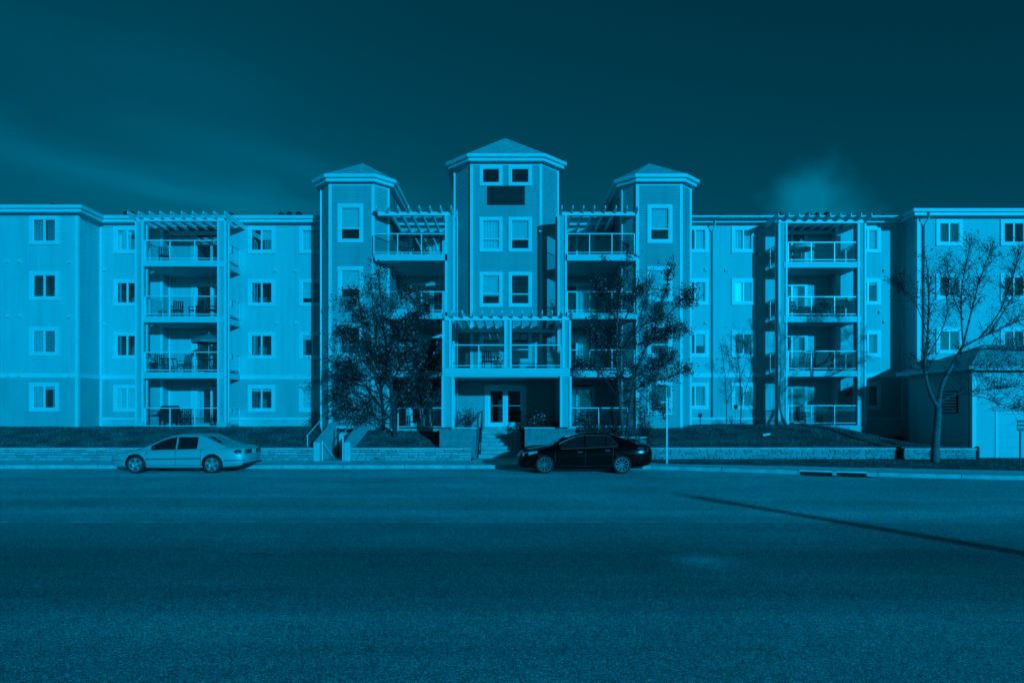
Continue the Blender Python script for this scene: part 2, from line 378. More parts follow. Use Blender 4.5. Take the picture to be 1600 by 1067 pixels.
kerb = bpy.data.objects.new('kerb', None); kerb.location = (0, 25, 0); col.objects.link(kerb); kerb['kind'] = 'structure'
side = bpy.data.objects.new('pavement', None); side.location = (0, 26, .1); col.objects.link(side); side['kind'] = 'structure'
def strip_piece(xa, xb, fa, fb, z0, z1, name, m, par, bev):
    ya0, ya1, yb0, yb1 = fa(xa), fb(xa), fa(xb), fb(xb)
    MB().prism([(xa, ya0), (xb, yb0), (xb, yb1), (xa, ya1)], z0, z1).build(name, m, par, bevel=bev)
x = -33.0
DR = [(PX(1252, 22.7), PX(1297, 22.6)), (PX(1310, 22.3), PX(1355, 22.1))]
while x < 30:
    xb = x+2.4
    segs = [(x+.008, xb-.008)]
    for a, b in DR:
        ns = []
        for s0, s1 in segs:
            if b <= s0 or a >= s1: ns.append((s0, s1)); continue
            if a > s0: ns.append((s0, a))
            if b < s1: ns.append((b, s1))
        segs = ns
    for s0, s1 in segs:
        if s1-s0 > .05: strip_piece(s0, s1, curb, lambda t: curb(t)+.22, -.02, WALK_Z+.012, 'kerbstone', 'kerb', kerb, .018)
    x = xb
x = -33.0
while x < 30:
    xb = x+1.6
    strip_piece(x+.007, xb-.007, lambda t: curb(t)+.225, back, -.02, WALK_Z+random.uniform(-.004, .004), 'paving_slab', 'walk', side, .01)
    x = xb
# storm drain inlets set in the kerb line
for i, (a, b) in enumerate(DR):
    d = empty('storm_drain', ((a+b)/2, curb((a+b)/2), 0), ['kerb drain inlet nearer the black car, dark slot under a concrete lintel', 'kerb drain inlet nearer the bare tree, dark slot with an iron bar'][i], 'drain', 'storm drain inlets in the kerb')
    m = MB().prism([(a, curb(a)+.12), (b, curb(b)+.12), (b, curb(b)+.2), (a, curb(a)+.2)], -.02, .09); m.build('back_plate', 'louvre', d)
    m = MB().prism([(a, curb(a)), (b, curb(b)), (b, curb(b)+.22), (a, curb(a)+.22)], .105, WALK_Z+.02); m.build('lintel', 'walk', d)
    m = MB(); m.bar((a, curb(a)+.02, .055), (b, curb(b)+.02, .055), .025); m.build('bar', 'louvre', d)
    m = MB().prism([(a-.03, curb(a)-.5), (b+.03, curb(b)-.5), (b+.03, curb(b)-.01), (a-.03, curb(a)-.01)], -.02, .006); m.build('grate', 'louvre', d)

# ------------------------------------------------------------------ lawns
def sstep(t): t = max(0., min(1., t)); return t*t*(3-2*t)
def lawn_z(X, Y):
    top = 1.42 if X < 0 else 1.52
    z = .64+(top-.64)*sstep((Y-27.4)/4.0)
    if X > 14.5: z = .62+(z-.62)*(1-sstep((X-14.5)/5.6))
    z += .03*math.sin(X*1.3+Y)*math.sin(Y*1.7+.4*X)
    return z
def lawn(name, x0, x1, y0, y1, nx, ny, hole=None):
    m = MB(); idx = {}
    for j in range(ny+1):
        for i in range(nx+1):
            X = x0+(x1-x0)*i/nx; Y = y0+(y1-y0)*j/ny; idx[i, j] = len(m.v); m.v.append((X, Y, lawn_z(X, Y)))
    for j in range(ny):
        for i in range(nx):
            m.f.append((idx[i, j], idx[i+1, j], idx[i+1, j+1], idx[i, j+1]))
    o = m.build(name, 'soil', smooth=True); o['kind'] = 'structure'; return o
lawn('lawn', -33, -8.45, 27.42, 34.0, 120, 30)
lawn('lawn', -6.85, -3.1, 27.42, 34.0, 24, 30)
lawn('lawn', 2.6, 20.0, 27.42, 34.2, 90, 30)
# verge between pavement and the right wall
m = MB(); idx = {}
for i in range(60):
    X = 2.6+i*.5
    for j in range(9):
        Y0 = back(X)-.02; Y = Y0+(28.3-Y0)*j/8; idx[i, j] = len(m.v)
        m.v.append((X, Y, WALK_Z+.005+.07*sstep(j/8)+.015*math.sin(X*2.1+j)))
for i in range(59):
    for j in range(8): m.f.append((idx[i, j], idx[i+1, j], idx[i+1, j+1], idx[i, j+1]))
o = m.build('verge', 'soil', smooth=True); o['kind'] = 'structure'
def blades(n, samp, h, name):
    vs = []; fs = []
    for k in range(n):
        X, Y, Z = samp(); a = random.uniform(0, 2*math.pi); ww = random.uniform(.006, .014); hh = h*random.uniform(.5, 1.25)
        lx, ly = random.gauss(0, .45)*hh, random.gauss(0, .45)*hh
        i = len(vs); vs += [(X-ww*math.cos(a), Y-ww*math.sin(a), Z-.01), (X+ww*math.cos(a), Y+ww*math.sin(a), Z-.01), (X+lx, Y+ly, Z+hh)]
        fs.append((i, i+1, i+2))
    m = MB(); m.v = vs; m.f = fs; o = m.build(name, 'grass'); return o
def lawn_s(x0, x1, y0=27.5, y1=32.0):
    def f():
        X = random.uniform(x0, x1); Y = y0+(y1-y0)*random.random()**1.1; return X, Y, lawn_z(X, Y)
    return f
for a, b, n, lab in ((-28, -8.5, 42000, 'dark mown grass sloping up to the left half of the apartment block'), (-6.8, -3.2, 10000, 'dark mown grass around the full leafy tree left of the entrance'), (3, 19.8, 36000, 'dark mown grass sloping up to the right half of the apartment block')):
    tag(blades(n, lawn_s(a, b), .075, 'grass'), lab, 'grass', kind='stuff')
def verge_s():
    X = random.uniform(2.8, 26); Y0 = back(X); t = random.random(); return X, Y0+(28.1-Y0)*t, WALK_Z+.07*sstep(t)
tag(blades(26000, verge_s, .05, 'grass'), 'short verge grass between the pavement and the right stone wall', 'grass', kind='stuff')

# ------------------------------------------------------------------ stone walls
stone_meshes = []
for k in range(8):
    bm = bmesh.new(); bmesh.ops.create_cube(bm, size=1.0)
    bmesh.ops.bevel(bm, geom=bm.edges[:], offset=.11, segments=1, affect='EDGES')
    for v in bm.verts: v.co += Vector((random.uniform(-.035, .035), random.uniform(-.05, .05), random.uniform(-.04, .04)))
    me = bpy.data.meshes.new('stone'); bm.to_mesh(me); bm.free(); me.materials.append(MAT['stone' if k % 3 else 'stone2']); stone_meshes.append(me)
def stone_wall(x0, x1, y, z0, z1, label, rows=4, thick=.34, cap=True, name='stone_wall', ang=0, base=.34):
    d = empty(name, (x0, y, z0), label, 'wall')
    MB().box(x0+.02, x1-.02, y+.05, y+thick-.02, z0-.05, z1-.02).build('core', 'mortar', d)
    cuts = [0]+sorted((z1-z0)*(k+random.uniform(-.14, .14))/rows for k in range(1, rows))+[z1-z0]
    for r in range(rows):
        hr = cuts[r+1]-cuts[r]
        X = x0+random.uniform(-.1, 0)
        while X < x1-.05:
            wd = random.uniform(.16, .50)
            if x1-X-wd < .18: wd = x1-X
            a = max(X, x0); b = X+wd
            o = bpy.data.objects.new('stone', random.choice(stone_meshes)); col.objects.link(o); o.parent = d
            o.location = ((a+b)/2-x0, .09+random.uniform(-.012, .012), (cuts[r]+cuts[r+1])/2); o.scale = (b-a-.012, .2, hr-random.uniform(.008, .03))
            if random.random() < .5: o.rotation_euler = (0, 0, math.pi)
            X = b
    if cap:
        X = x0
        while X < x1-.01:
            b = min(X+1.2, x1)
            MB().box(X+.005, b-.005, y-.05, y+thick, z1, z1+.08).build('coping_stone', 'stonecap', d, bevel=.012); X = b
    return d
stone_wall(-27.2, -8.42, 27.2, WALK_Z, .60, 'long low stone wall with pale coping behind the silver car')
stone_wall(-6.86, -1.75, 27.2, WALK_Z, .60, 'short low stone wall below the full leafy tree, left of the entrance steps')
stone_wall(5.3, 16.45, 27.35, WALK_Z+.04, .60, 'long low stone wall running right from the black car to the gap by the tree')
stone_wall(16.75, 19.85, 27.35, WALK_Z+.04, .58, 'short low stone wall between the bare tree and the garage')
# planters flanking the steps
def planter(x0, x1, y, z0, z1, yb, label):
    d = empty('concrete_planter', (x0, y, z0), label, 'planter')
    n = max(1, round((x1-x0)/.8))
    for k in range(n):
        a, b = x0+(x1-x0)*k/n, x0+(x1-x0)*(k+1)/n
        MB().box(a+.003, b-.003, y, y+.2, z0, z1-.07).build('face_panel', 'planterface', d, bevel=.012)
    for X in (x0, x1-.2): MB().box(X+.004, X+.196, y+.205, yb, z0, z1-.07).build('side_wall', 'planterface', d, bevel=.01)
    MB().box(x0-.03, x1+.03, y-.03, y+.23, z1-.068, z1).build('coping', 'stonecap', d, bevel=.012)
    return d
planter(-3.15, -1.55, 27.75, .2, 1.54, 31.8, 'tall concrete planter left of the entrance steps')
planter(.55, 2.75, 27.75, .12, 1.54, 31.8, 'tall concrete planter right of the entrance steps')
planter(2.8, 5.9, 28.1, .12, 1.12, 29.6, 'lower concrete planter holding shrubs behind the black car')
m = MB(); m.box(-2.94, -1.76, 27.97, 31.9, .2, 1.45); m.box(.76, 2.54, 27.97, 31.9, .2, 1.45); m.box(3.01, 5.69, 28.31, 29.6, .2, 1.05); o = m.build('planter_soil', 'soil'); o['kind'] = 'structure'
# walkway to the steps
m = MB(); m.box(-1.7, .52, 27.16, 28.72, -.02, WALK_Z+.004); o = m.build('walkway', 'walk'); o['kind'] = 'structure'
# entrance steps
st = empty('entrance_steps', (-.5, 28.7, .13), 'wide concrete entrance steps climbing to the double front door', 'steps')
for k in range(8):
    z = WALK_Z+.167*(k+1); MB().box(-1.5, .5, 28.7+.28*k, 31.95, z-.167+.002, z).build('step', 'concrete', st, bevel=.01)
for s, X, lab in ((0, -1.42, 'black iron handrail up the left side of the entrance steps'), (1, .42, 'black iron handrail up the right side of the entrance steps')):
    h = empty('handrail', (X, 28.7, .13), lab, 'handrail', 'black handrails of the entrance steps')
    for k in (0, 3, 6):
        z = WALK_Z+.167*(k+1); MB().bar((X, 28.85+.28*k, z-.02), (X, 28.85+.28*k, z+.92), .045).build('rail_post', 'darkmetal', h)
    MB().tube([(X, 28.8, WALK_Z+1.08), (X, 28.85+.28*6, WALK_Z+.167*7+.93), (X, 31.0, WALK_Z+.167*7+.93)], .028).build('top_rail', 'darkmetal', h)
    MB().tube([(X, 28.8, WALK_Z+.6), (X, 28.85+.28*6, WALK_Z+.167*7+.45)], .018).build('lower_rail', 'darkmetal', h)
# side stair through the wall on the left
ss = empty('side_stairs', (-7.6, 27.2, .13), 'narrow concrete side stairs with sloping cheek walls cut into the left lawn', 'steps')
for xa, xb in ((-8.42, -8.16), (-7.12, -6.86)):
    m = MB(); i = len(m.v)
    pr = [(27.15, .1), (27.15, .92), (29.7, 1.72), (30.3, 1.72), (30.3, .1)]
    n = len(pr); m.v += [(xa, y, z) for y, z in pr]+[(xb, y, z) for y, z in pr]
    m.f.append(tuple(range(n))); m.f.append(tuple(range(2*n-1, n-1, -1)))
    for k in range(n): m.f.append((k, n+k, n+(k+1) % n, (k+1) % n))
    m.build('cheek_wall', 'foundation', ss)
MB().box(-8.16, -7.12, 27.16, 30.0, -.02, .14).build('landing', 'concrete', ss)
MB().box(-8.158, -7.122, 30.0, 30.2, .0, 1.22).build('back_wall', 'foundation', ss)
MB().box(-8.158, -7.122, 29.7, 30.3, 1.42, 1.56).build('lintel', 'foundation', ss)
dr = MB().box(-7.86, -7.46, 29.97, 30.0, .14, .84).build('cellar_door', 'blackplastic', ss)
MB().box(-7.92, -7.86, 29.94, 30.0, .14, .9).build('door_frame', 'trim', ss)
MB().tube([(-7.78, 28.6, .12), (-7.78, 28.6, 1.5)], .045, 8).build('standpipe', 'vent', ss)
h = empty('handrail', (-8.1, 27.2, .13), 'white tube handrail slanting down into the side stairs', 'handrail', 'white handrails of the side stairs')
MB().tube([(-8.08, 27.25, .13), (-8.08, 27.25, .98)], .03, 8).build('rail_post', 'metal', h)
MB().tube([(-8.08, 27.22, .96), (-7.95, 28.3, .3), (-7.92, 28.6, .15)], .024, 8).build('top_rail', 'metal', h)
h = empty('handrail', (-7.18, 27.2, .13), 'white tube handrail standing at the right cheek of the side stairs', 'handrail', 'white handrails of the side stairs')
MB().tube([(-7.2, 27.25, .13), (-7.2, 27.25, 1.18)], .03, 8).build('rail_post', 'metal', h)
MB().tube([(-7.2, 27.22, 1.16), (-7.35, 28.4, 1.45), (-7.4, 29.6, 1.7)], .024, 8).build('top_rail', 'metal', h)
h = empty('handrail', (-8.6, 28.0, .9), 'pale tube handrail rising over the lawn left of the side stairs', 'handrail', 'white handrails of the side stairs')
MB().tube([(-8.95, 27.9, 1.15), (-8.85, 29.9, 1.9)], .026, 8).build('top_rail', 'metal', h)
for y, z in ((28.0, 1.18), (29.8, 1.86)): MB().tube([(-8.945+.05*(y-28), y, lawn_z(-8.9, y)-.05), (-8.945+.05*(y-28), y, z)], .022, 8).build('rail_post', 'metal', h)

# ================================================================== APARTMENT BLOCK
B = empty('apartment_building', (0, 33, 1.4), 'long four storey apartment block with pale siding, white trim and three towers', 'building')
F = [None, 1.40, 4.15, 6.90, 9.65]                 # floor levels of the left half
DZ = .13                                           # the right half stands a little higher

def siding(name, m, pts, z0, z1, openings=(), pitch=.105, depth=.014, cap=0.):
    """lapped boards along a plan polyline; outward side is on the right when walking along it.
    openings: (segment, a0, a1, z0, z1) measured along the segment"""
    mb = MB()
    n = max(1, round((z1-z0)/pitch)); ph = (z1-z0)/n
    for si in range(len(pts)-1):
        p, q = Vector(pts[si]+(0,)), Vector(pts[si+1]+(0,)); Ls = (q-p).length; d = (q-p)/Ls; nr = Vector((d.y, -d.x, 0))
        for r in range(n):
            za, zb = z0+r*ph, z0+(r+1)*ph
            iv = [(0., Ls)]
            for os, a0, a1, oz0, oz1 in openings:
                if os != si or oz1 <= za+.004 or oz0 >= zb-.004: continue
                nv = []
                for s0, s1 in iv:
                    if a1 <= s0 or a0 >= s1: nv.append((s0, s1)); continue
                    if a0 > s0: nv.append((s0, a0))
                    if a1 < s1: nv.append((a1, s1))
                iv = nv
            for s0, s1 in iv:
                a, b = p+d*s0, p+d*s1; u = Vector((0,0,1))
                i = len(mb.v)
                mb.v += [tuple(a+u*za), tuple(b+u*za), tuple(b+nr*depth+u*za), tuple(a+nr*depth+u*za), tuple(b+u*zb), tuple(a+u*zb)]
                mb.f += [(i, i+1, i+2, i+3), (i+3, i+2, i+4, i+5)]
    return mb.build(name, m, B)

def sweep(name, m, path, prof, parent=B):
    """path: plan polyline (outward on the right), prof: (outward offset, z) list, mitred corners"""
    pts = [Vector(p) for p in path]; mb = MB(); n = len(prof); rows = []
    for k, p in enumerate(pts):
        ds = []
        if k > 0: ds.append((pts[k]-pts[k-1]).normalized())
        if k < len(pts)-1: ds.append((pts[k+1]-pts[k]).normalized())
        ns = [Vector((d.y, -d.x)) for d in ds]
        if len(ns) == 2:
            mv = ns[0]+ns[1]; mv = mv/(1+ns[0].dot(ns[1]))
        else: mv = ns[0]
        rows.append([(p.x+mv.x*o, p.y+mv.y*o, z) for o, z in prof])
    for r in rows: mb.v += r
    for k in range(len(pts)-1):
        for j in range(n):
            a = k*n+j; b = k*n+(j+1) % n; mb.f.append((a, a+n, b+n, b))
    mb.f.append(tuple(range(n))); mb.f.append(tuple(range((len(pts))*n-1, (len(pts)-1)*n-1, -1)))
    return mb.build(name, m, parent)
def eave(path, zt, ov=.45):
    """path follows the wall; gutter, fascia, soffit as three swept parts"""
    sweep('gutter', 'trim', path, [(ov-.02, zt-.17), (ov+.09, zt-.15), (ov+.11, zt), (ov-.02, zt)])
    sweep('fascia', 'trim', path, [(ov-.10, zt-.31), (ov-.03, zt-.31), (ov-.03, zt-.01), (ov-.10, zt-.01)])
    sweep('soffit', 'soffit', path, [(-.05, zt-.30), (ov-.105, zt-.30), (ov-.105, zt-.27), (-.05, zt-.27)])
    sweep('frieze_board', 'trim', path, [(.0, zt-.42), (.035, zt-.42), (.035, zt-.305), (.0, zt-.305)])
def corner_post(x, y, z0, z1, w=.15, ang=0, name='corner_trim'):
    mb = MB(); c, s = math.cos(ang), math.sin(ang); h = w/2
    mb.prism([(x+c*a-s*b, y+s*a+c*b) for a, b in ((-h,-h),(h,-h),(h,h),(-h,h))], z0, z1); return mb.build(name, 'trim', B)

# -------- windows
def zig(mb, x0, x1, y, z0, z1, step, dep):
    n = max(2, int((x1-x0)/step)); pv = None
    for i in range(n+1):
        xx = x0+(x1-x0)*i/n; yy = y+(dep if i % 2 else 0)
        if pv: mb.face((pv[0], pv[1], z0), (xx, yy, z0), (xx, yy, z1), (pv[0], pv[1], z1))
        pv = (xx, yy)
    return mb
def window(x0, x1, z0, z1, D, kind='slider', blinds=(), cw=.17, name='window', room=True, tilt=0):
    """x0..z1 is the outer edge of the white casing; the wall opening lies inside the casing"""
    w = MB(); f = .055
    w.box(x0, x1, D-f, D+.02, z1-cw, z1); w.box(x0, x1, D-f-.01, D+.02, z0, z0+cw)
    w.box(x0, x0+cw, D-f, D+.02, z0+cw, z1-cw); w.box(x1-cw, x1, D-f, D+.02, z0+cw, z1-cw)
    W = w.build(name, 'trim', B)
    a, b, c, d = x0+cw, x1-cw, z0+cw, z1-cw; s = .035
    m = MB(); m.box(a, b, D-.035, D+.03, d-s, d); m.box(a, b, D-.035, D+.03, c, c+s); m.box(a, a+s, D-.035, D+.03, c+s, d-s); m.box(b-s, b, D-.035, D+.03, c+s, d-s)
    if kind == 'slider': md = (a+b)/2; m.box(md-.035, md+.035, D-.04, D+.03, c+s, d-s)
    elif kind == 'hung': md = c+(d-c)*.34; m.box(a+s, b-s, D-.04, D+.03, md-.03, md+.03)
    m.build('sash', 'vinyl', W)
    if kind == 'slider': ps = ((a+s, (a+b)/2-.035, c+s, d-s), ((a+b)/2+.035, b-s, c+s, d-s))
    elif kind == 'hung': ps = ((a+s, b-s, md+.03, d-s), (a+s, b-s, c+s, md-.03))
    else: ps = ((a+s, b-s, c+s, d-s),)
    for p0, p1, q0, q1 in ps:
        pn = MB().box(p0, p1, D-.008, D-.002, q0, q1).build('pane', 'glarepane' if tilt else 'pane', W)
        if tilt:      # pane yawed on purpose to send the low sun's glare to the camera
            R = Matrix.Rotation(math.radians(tilt), 4, 'Z'); c0 = Vector(((p0+p1)/2, D, 0))-Vector((B.location.x, B.location.y, 0))
            pn.data.transform(Matrix.Translation(c0) @ R @ Matrix.Translation(-c0))
    for bl in blinds:
        t = bl[0]
        if t == 'v':      # vertical blind between fractions of the width
            zig(MB(), a+(b-a)*bl[1], a+(b-a)*bl[2], D+.07, c, d, .07, .025).build('blind', 'blind', W)
        elif t == 'c':    # curtain
            zig(MB(), a+(b-a)*bl[1], a+(b-a)*bl[2], D+.1, c, d, .06, .05).build('curtain', 'curtain', W)
        elif t == 'r':    # pulled-down horizontal blind: fraction of the height left open at the bottom, x range
            q = MB(); zz = d; x_0, x_1 = a+(b-a)*bl[2], a+(b-a)*bl[3]
            while zz > c+(d-c)*bl[1]+.02:
                q.face((x_0, D+.075, zz-.06), (x_1, D+.075, zz-.06), (x_1, D+.055, zz), (x_0, D+.055, zz)); zz -= .058
            q.build('blind', 'blind', W)
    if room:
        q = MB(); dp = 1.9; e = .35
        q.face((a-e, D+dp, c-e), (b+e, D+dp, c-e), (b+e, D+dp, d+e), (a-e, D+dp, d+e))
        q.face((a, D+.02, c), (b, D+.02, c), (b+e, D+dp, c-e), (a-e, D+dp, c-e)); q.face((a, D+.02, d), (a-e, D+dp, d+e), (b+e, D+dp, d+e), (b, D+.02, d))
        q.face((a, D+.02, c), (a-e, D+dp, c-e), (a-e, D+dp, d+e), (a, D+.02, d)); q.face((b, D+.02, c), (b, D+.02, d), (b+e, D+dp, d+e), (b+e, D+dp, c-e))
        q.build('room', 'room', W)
    return (a-.01, b+.01, c-.01, d+.01)
def sliding_door(x0, x1, z0, z1, D, curtain=None, name='patio_door'):
    cw = .11; w = MB()
    w.box(x0, x1, D-.05, D+.02, z1-cw, z1); w.box(x0, x0+cw, D-.05, D+.02, z0, z1-cw); w.box(x1-cw, x1, D-.05, D+.02, z0, z1-cw); w.box(x0+cw, x1-cw, D-.05, D+.02, z0, z0+.07)
    W = w.build(name, 'trim', B); a, b, c, d = x0+cw, x1-cw, z0+.07, z1-cw; mid = (a+b)/2
    m = MB(); m.box(mid-.05, mid+.05, D-.045, D+.02, c, d)
    for u in (a, b-.05): m.box(u, u+.05, D-.04, D+.02, c, d)
    m.box(a+.05, b-.05, D-.039, D+.019, d-.05, d); m.box(a+.05, b-.05, D-.039, D+.019, c, c+.08); m.build('sash', 'vinyl', W)
    for p0, p1 in ((a+.05, mid-.05), (mid+.05, b-.05)): MB().box(p0, p1, D-.008, D-.002, c+.08, d-.05).build('pane', 'pane', W)
    if curtain: zig(MB(), a+(b-a)*curtain[0], a+(b-a)*curtain[1], D+.1, c, d, .09, .05).build('curtain', 'blind', W)
    q = MB(); dp = 2.2; q.face((a-.3, D+dp, c), (b+.3, D+dp, c), (b+.3, D+dp, d), (a-.3, D+dp, d)); q.face((a, D+.02, c), (b, D+.02, c), (b+.3, D+dp, c), (a-.3, D+dp, c)); q.face((a, D+.02, d), (a-.3, D+dp, d), (b+.3, D+dp, d), (b, D+.02, d))
    q.face((a, D+.02, c), (a-.3, D+dp, c), (a-.3, D+dp, d), (a, D+.02, d)); q.face((b, D+.02, c), (b, D+.02, d), (b+.3, D+dp, d), (b+.3, D+dp, c)); q.build('room', 'room', W)
    return (x0+.04, x1-.04, z0-.02, z1-.04)

# -------- left wing
D0 = 31.7; ops_lo, ops_hi = [], []
def put(op, D, x_off, ol, oh, split=4.0):
    a, b, c, d = op; (ol if d < split else oh).append((0, a-x_off, b-x_off, c, d))
lw_bl = {4: [('v', 0, .5), ('c', .55, .95)], 3: [('c', .9, 1)], 2: [('v', 0, .5), ('c', .5, 1)], 1: [('v', .0, .45), ('r', .85, .5, 1), ('c', .8, 1)]}
for X0 in (-23.88, -28.6):
    for k in (1, 2, 3, 4):
        put(window(X0, X0+1.47, F[k]+.80, F[k]+2.24, D0, 'slider', lw_bl[k]), D0, -33, ops_lo, ops_hi)
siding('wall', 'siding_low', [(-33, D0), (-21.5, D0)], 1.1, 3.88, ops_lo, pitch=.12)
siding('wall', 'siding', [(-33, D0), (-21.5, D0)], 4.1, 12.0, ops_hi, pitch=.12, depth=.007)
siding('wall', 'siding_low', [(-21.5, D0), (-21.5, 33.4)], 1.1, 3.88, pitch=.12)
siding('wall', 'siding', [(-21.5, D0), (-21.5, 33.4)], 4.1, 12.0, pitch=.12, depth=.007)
# -------- left main wall with the recessed balcony bay
DL = 33.4; ops_lo, ops_hi = [], []
rowsA = {4: [('v', 0, .62), ('c', .62, 1)], 3: [], 2: [], 1: [('v', 0, 1)]}
rowsB = {4: [('r', .55, .52, 1), ('c', .6, 1)], 3: [('c', 0, .1)], 2: [('c', .04, .2)], 1: [('r', .85, 0, 1)]}
rowsC = {4: [('v', 0, 1)], 3: [('r', .25, 0, .55)], 2: [('c', 0, .15), ('r', .8, 0, .55)], 1: [('v', 0, 1)]}
for X0, rw in ((-20.78, rowsA), (-13.78, rowsB), (-11.12, rowsC)):
    for k in (1, 2, 3, 4): put(window(X0, X0+1.44, F[k]+.78, F[k]+2.2, DL, 'slider', rw[k]), DL, -21.5, ops_lo, ops_hi)
RX0, RX1, DR_ = -18.3, -14.75, 34.15
bay = (0, RX0+21.5, RX1+21.5, 1.3, 12.0)
def two_walls(xa, xb, xc, xd, D, zl, zm, zn, zt):
    for p, q in ((xa, xb), (xc, xd)):
        sh = p-xa
        siding('wall', 'siding_low', [(p, D), (q, D)], zl, zm, [(0, a-sh, b-sh, c, d) for _, a, b, c, d in ops_lo if b-sh > 0 and a-sh < q-p], pitch=.12)
        siding('wall', 'siding', [(p, D), (q, D)], zn, zt, [(0, a-sh, b-sh, c, d) for _, a, b, c, d in ops_hi if b-sh > 0 and a-sh < q-p], pitch=.12, depth=.007)
two_walls(-21.5, RX0, RX1, -9.2, DL, 1.83, 3.88, 4.1, 12.0)
MB().box(-21.49, RX0, DL-.03, DL+.1, .9, 1.80).build('foundation', 'foundation', B); MB().box(RX1, -9.2, DL-.03, DL+.1, .9, 1.80).build('foundation', 'foundation', B)
def belt(x0, x1, D, z0, z1): MB().box(x0, x1, D-.045, D+.03, z0, z1).build('belt_board', 'trim', B)
belt(-33, -21.5, D0, 3.88, 4.1); belt(-21.42, RX0, DL, 3.88, 4.1); belt(RX1, -9.25, DL, 3.88, 4.1); belt(-21.42, RX0, DL, 1.79, 1.88); belt(RX1, -9.25, DL, 1.79, 1.88)
MB().box(-21.52, -21.455, D0+.06, DL-.05, 3.88, 4.1).build('belt_board', 'trim', B)
corner_post(-21.53, D0+.03, 1.2, 11.95, .17); corner_post(-21.44, DL+.02, 1.3, 11.95, .14)
door_ops = []
for k in (1, 2, 3, 4):
    cur = {1: (0, .2), 2: None, 3: (.45, .6), 4: None}[k]
    a, b, c, d = sliding_door(-16.95, -15.1, F[k]+.04, F[k]+2.12, DR_, cur); door_ops.append((1, a-RX0, b-RX0, c, d))
siding('recess_wall', 'siding', [(RX0, DL), (RX0, DR_), (RX1, DR_), (RX1, DL)], 1.35, 12.0, door_ops, pitch=.12, depth=.01)
corner_post(RX0+.02, DL+.02, 1.4, 11.95, .13); corner_post(RX0+.06, DR_-.03, 1.4, 11.95, .1)
for k in (1, 2, 3, 4): MB().box(-17.13, -16.955, DR_-.035, DR_+.02, F[k]+.02, F[k]+2.12).build('door_casing', 'trim', B)

# -------- right main wall and right wing
DRM = 33.8; ops_lo, ops_hi = [], []
rA = {4: [('v', .45, 1)], 3: [('v', .45, 1), ('r', .4, .5, 1)], 2: [('r', .4, .55, 1)], 1: [('c', .55, 1)]}
rB = {4: [('v', 0, 1)], 3: [('v', 0, .55)], 2: [('c', .3, .5)], 1: [('c', 0, .3), ('r', .75, .5, 1)]}
rC = {4: [('r', .1, .45, 1)], 3: [('c', .45, .65), ('r', .85, .5, 1)], 2: [('c', .5, 1)], 1: [('c', .5, 1)]}
for X0, X1, rw in ((8.95, 10.38, rA), (11.58, 12.84, rB), (18.1, 19.46, rC)):
    for k in (1, 2, 3, 4): put(window(X0, X1, F[k]+.78+DZ, F[k]+2.2+DZ, DRM, 'slider', rw[k], tilt=(3.6 if (k == 3 and 11 < X0 < 12) else 0)), DRM, 8.68, ops_lo, ops_hi, 4.1)
QX0, QX1, DQ = 14.1, 17.2, 34.55
bay2 = (0, QX0-8.68, QX1-8.68, 1.3, 12.2)
two_walls(8.68, QX0, QX1, 20.67, DRM, 1.83, 4.0, 4.22, 12.15)
MB().box(8.7, QX0, DRM-.03, DRM+.1, .9, 1.80).build('foundation', 'foundation', B); MB().box(QX1, 20.66, DRM-.03, DRM+.1, .9, 1.80).build('foundation', 'foundation', B)
belt(8.7, QX0, DRM, 4.0, 4.22); belt(QX1, 20.6, DRM, 4.0, 4.22); belt(8.7, QX0, DRM, 1.79, 1.88); belt(QX1, 20.6, DRM, 1.79, 1.88)
door_ops = []
for k in (1, 2, 3, 4):
    cur = {1: (.15, .6), 2: (.5, .8), 3: (.5, .75), 4: None}[k]
    a, b, c, d = sliding_door(14.25, 15.95, F[k]+.04+DZ, F[k]+2.1+DZ, DQ, cur); door_ops.append((1, a-QX0, b-QX0, c, d))
siding('recess_wall', 'siding', [(QX0, DRM), (QX0, DQ), (QX1, DQ), (QX1, DRM)], 1.35, 12.1, door_ops, pitch=.12, depth=.01)
corner_post(QX1-.02, DRM+.02, 1.4, 12.05, .13); corner_post(QX0+.02, DRM+.02, 1.4, 12.05, .13)
DW = 32.6; ops_lo, ops_hi = [], []
for X0 in (21.58, 24.86, 28.2):
    for k in (1, 2, 3, 4): put(window(X0, X0+1.36, F[k]+.85+DZ, F[k]+2.2+DZ, DW, 'slider', {4: [('c', 0, .2)], 3: [('c', .7, 1)], 2: [('c', 0, .15)], 1: []}[k]), DW, 20.67, ops_lo, ops_hi, 4.1)
siding('wall', 'siding_low', [(20.67, DW), (33, DW)], .5, 4.0, ops_lo, pitch=.12); siding('wall', 'siding', [(20.67, DW), (33, DW)], 4.22, 12.15, ops_hi, pitch=.12, depth=.007)
siding('wall', 'siding_low', [(20.67, DRM), (20.67, DW)], .5, 4.0, pitch=.12); siding('wall', 'siding', [(20.67, DRM), (20.67, DW)], 4.22, 12.15, pitch=.12, depth=.007)
belt(20.67, 33, DW, 4.0, 4.22); MB().box(20.62, 20.68, DW+.06, DRM-.05, 4.0, 4.22).build('belt_board', 'trim', B)
corner_post(20.69, DW+.03, .6, 12.1, .17); corner_post(20.62, DRM-.02, 1.3, 12.1, .13)

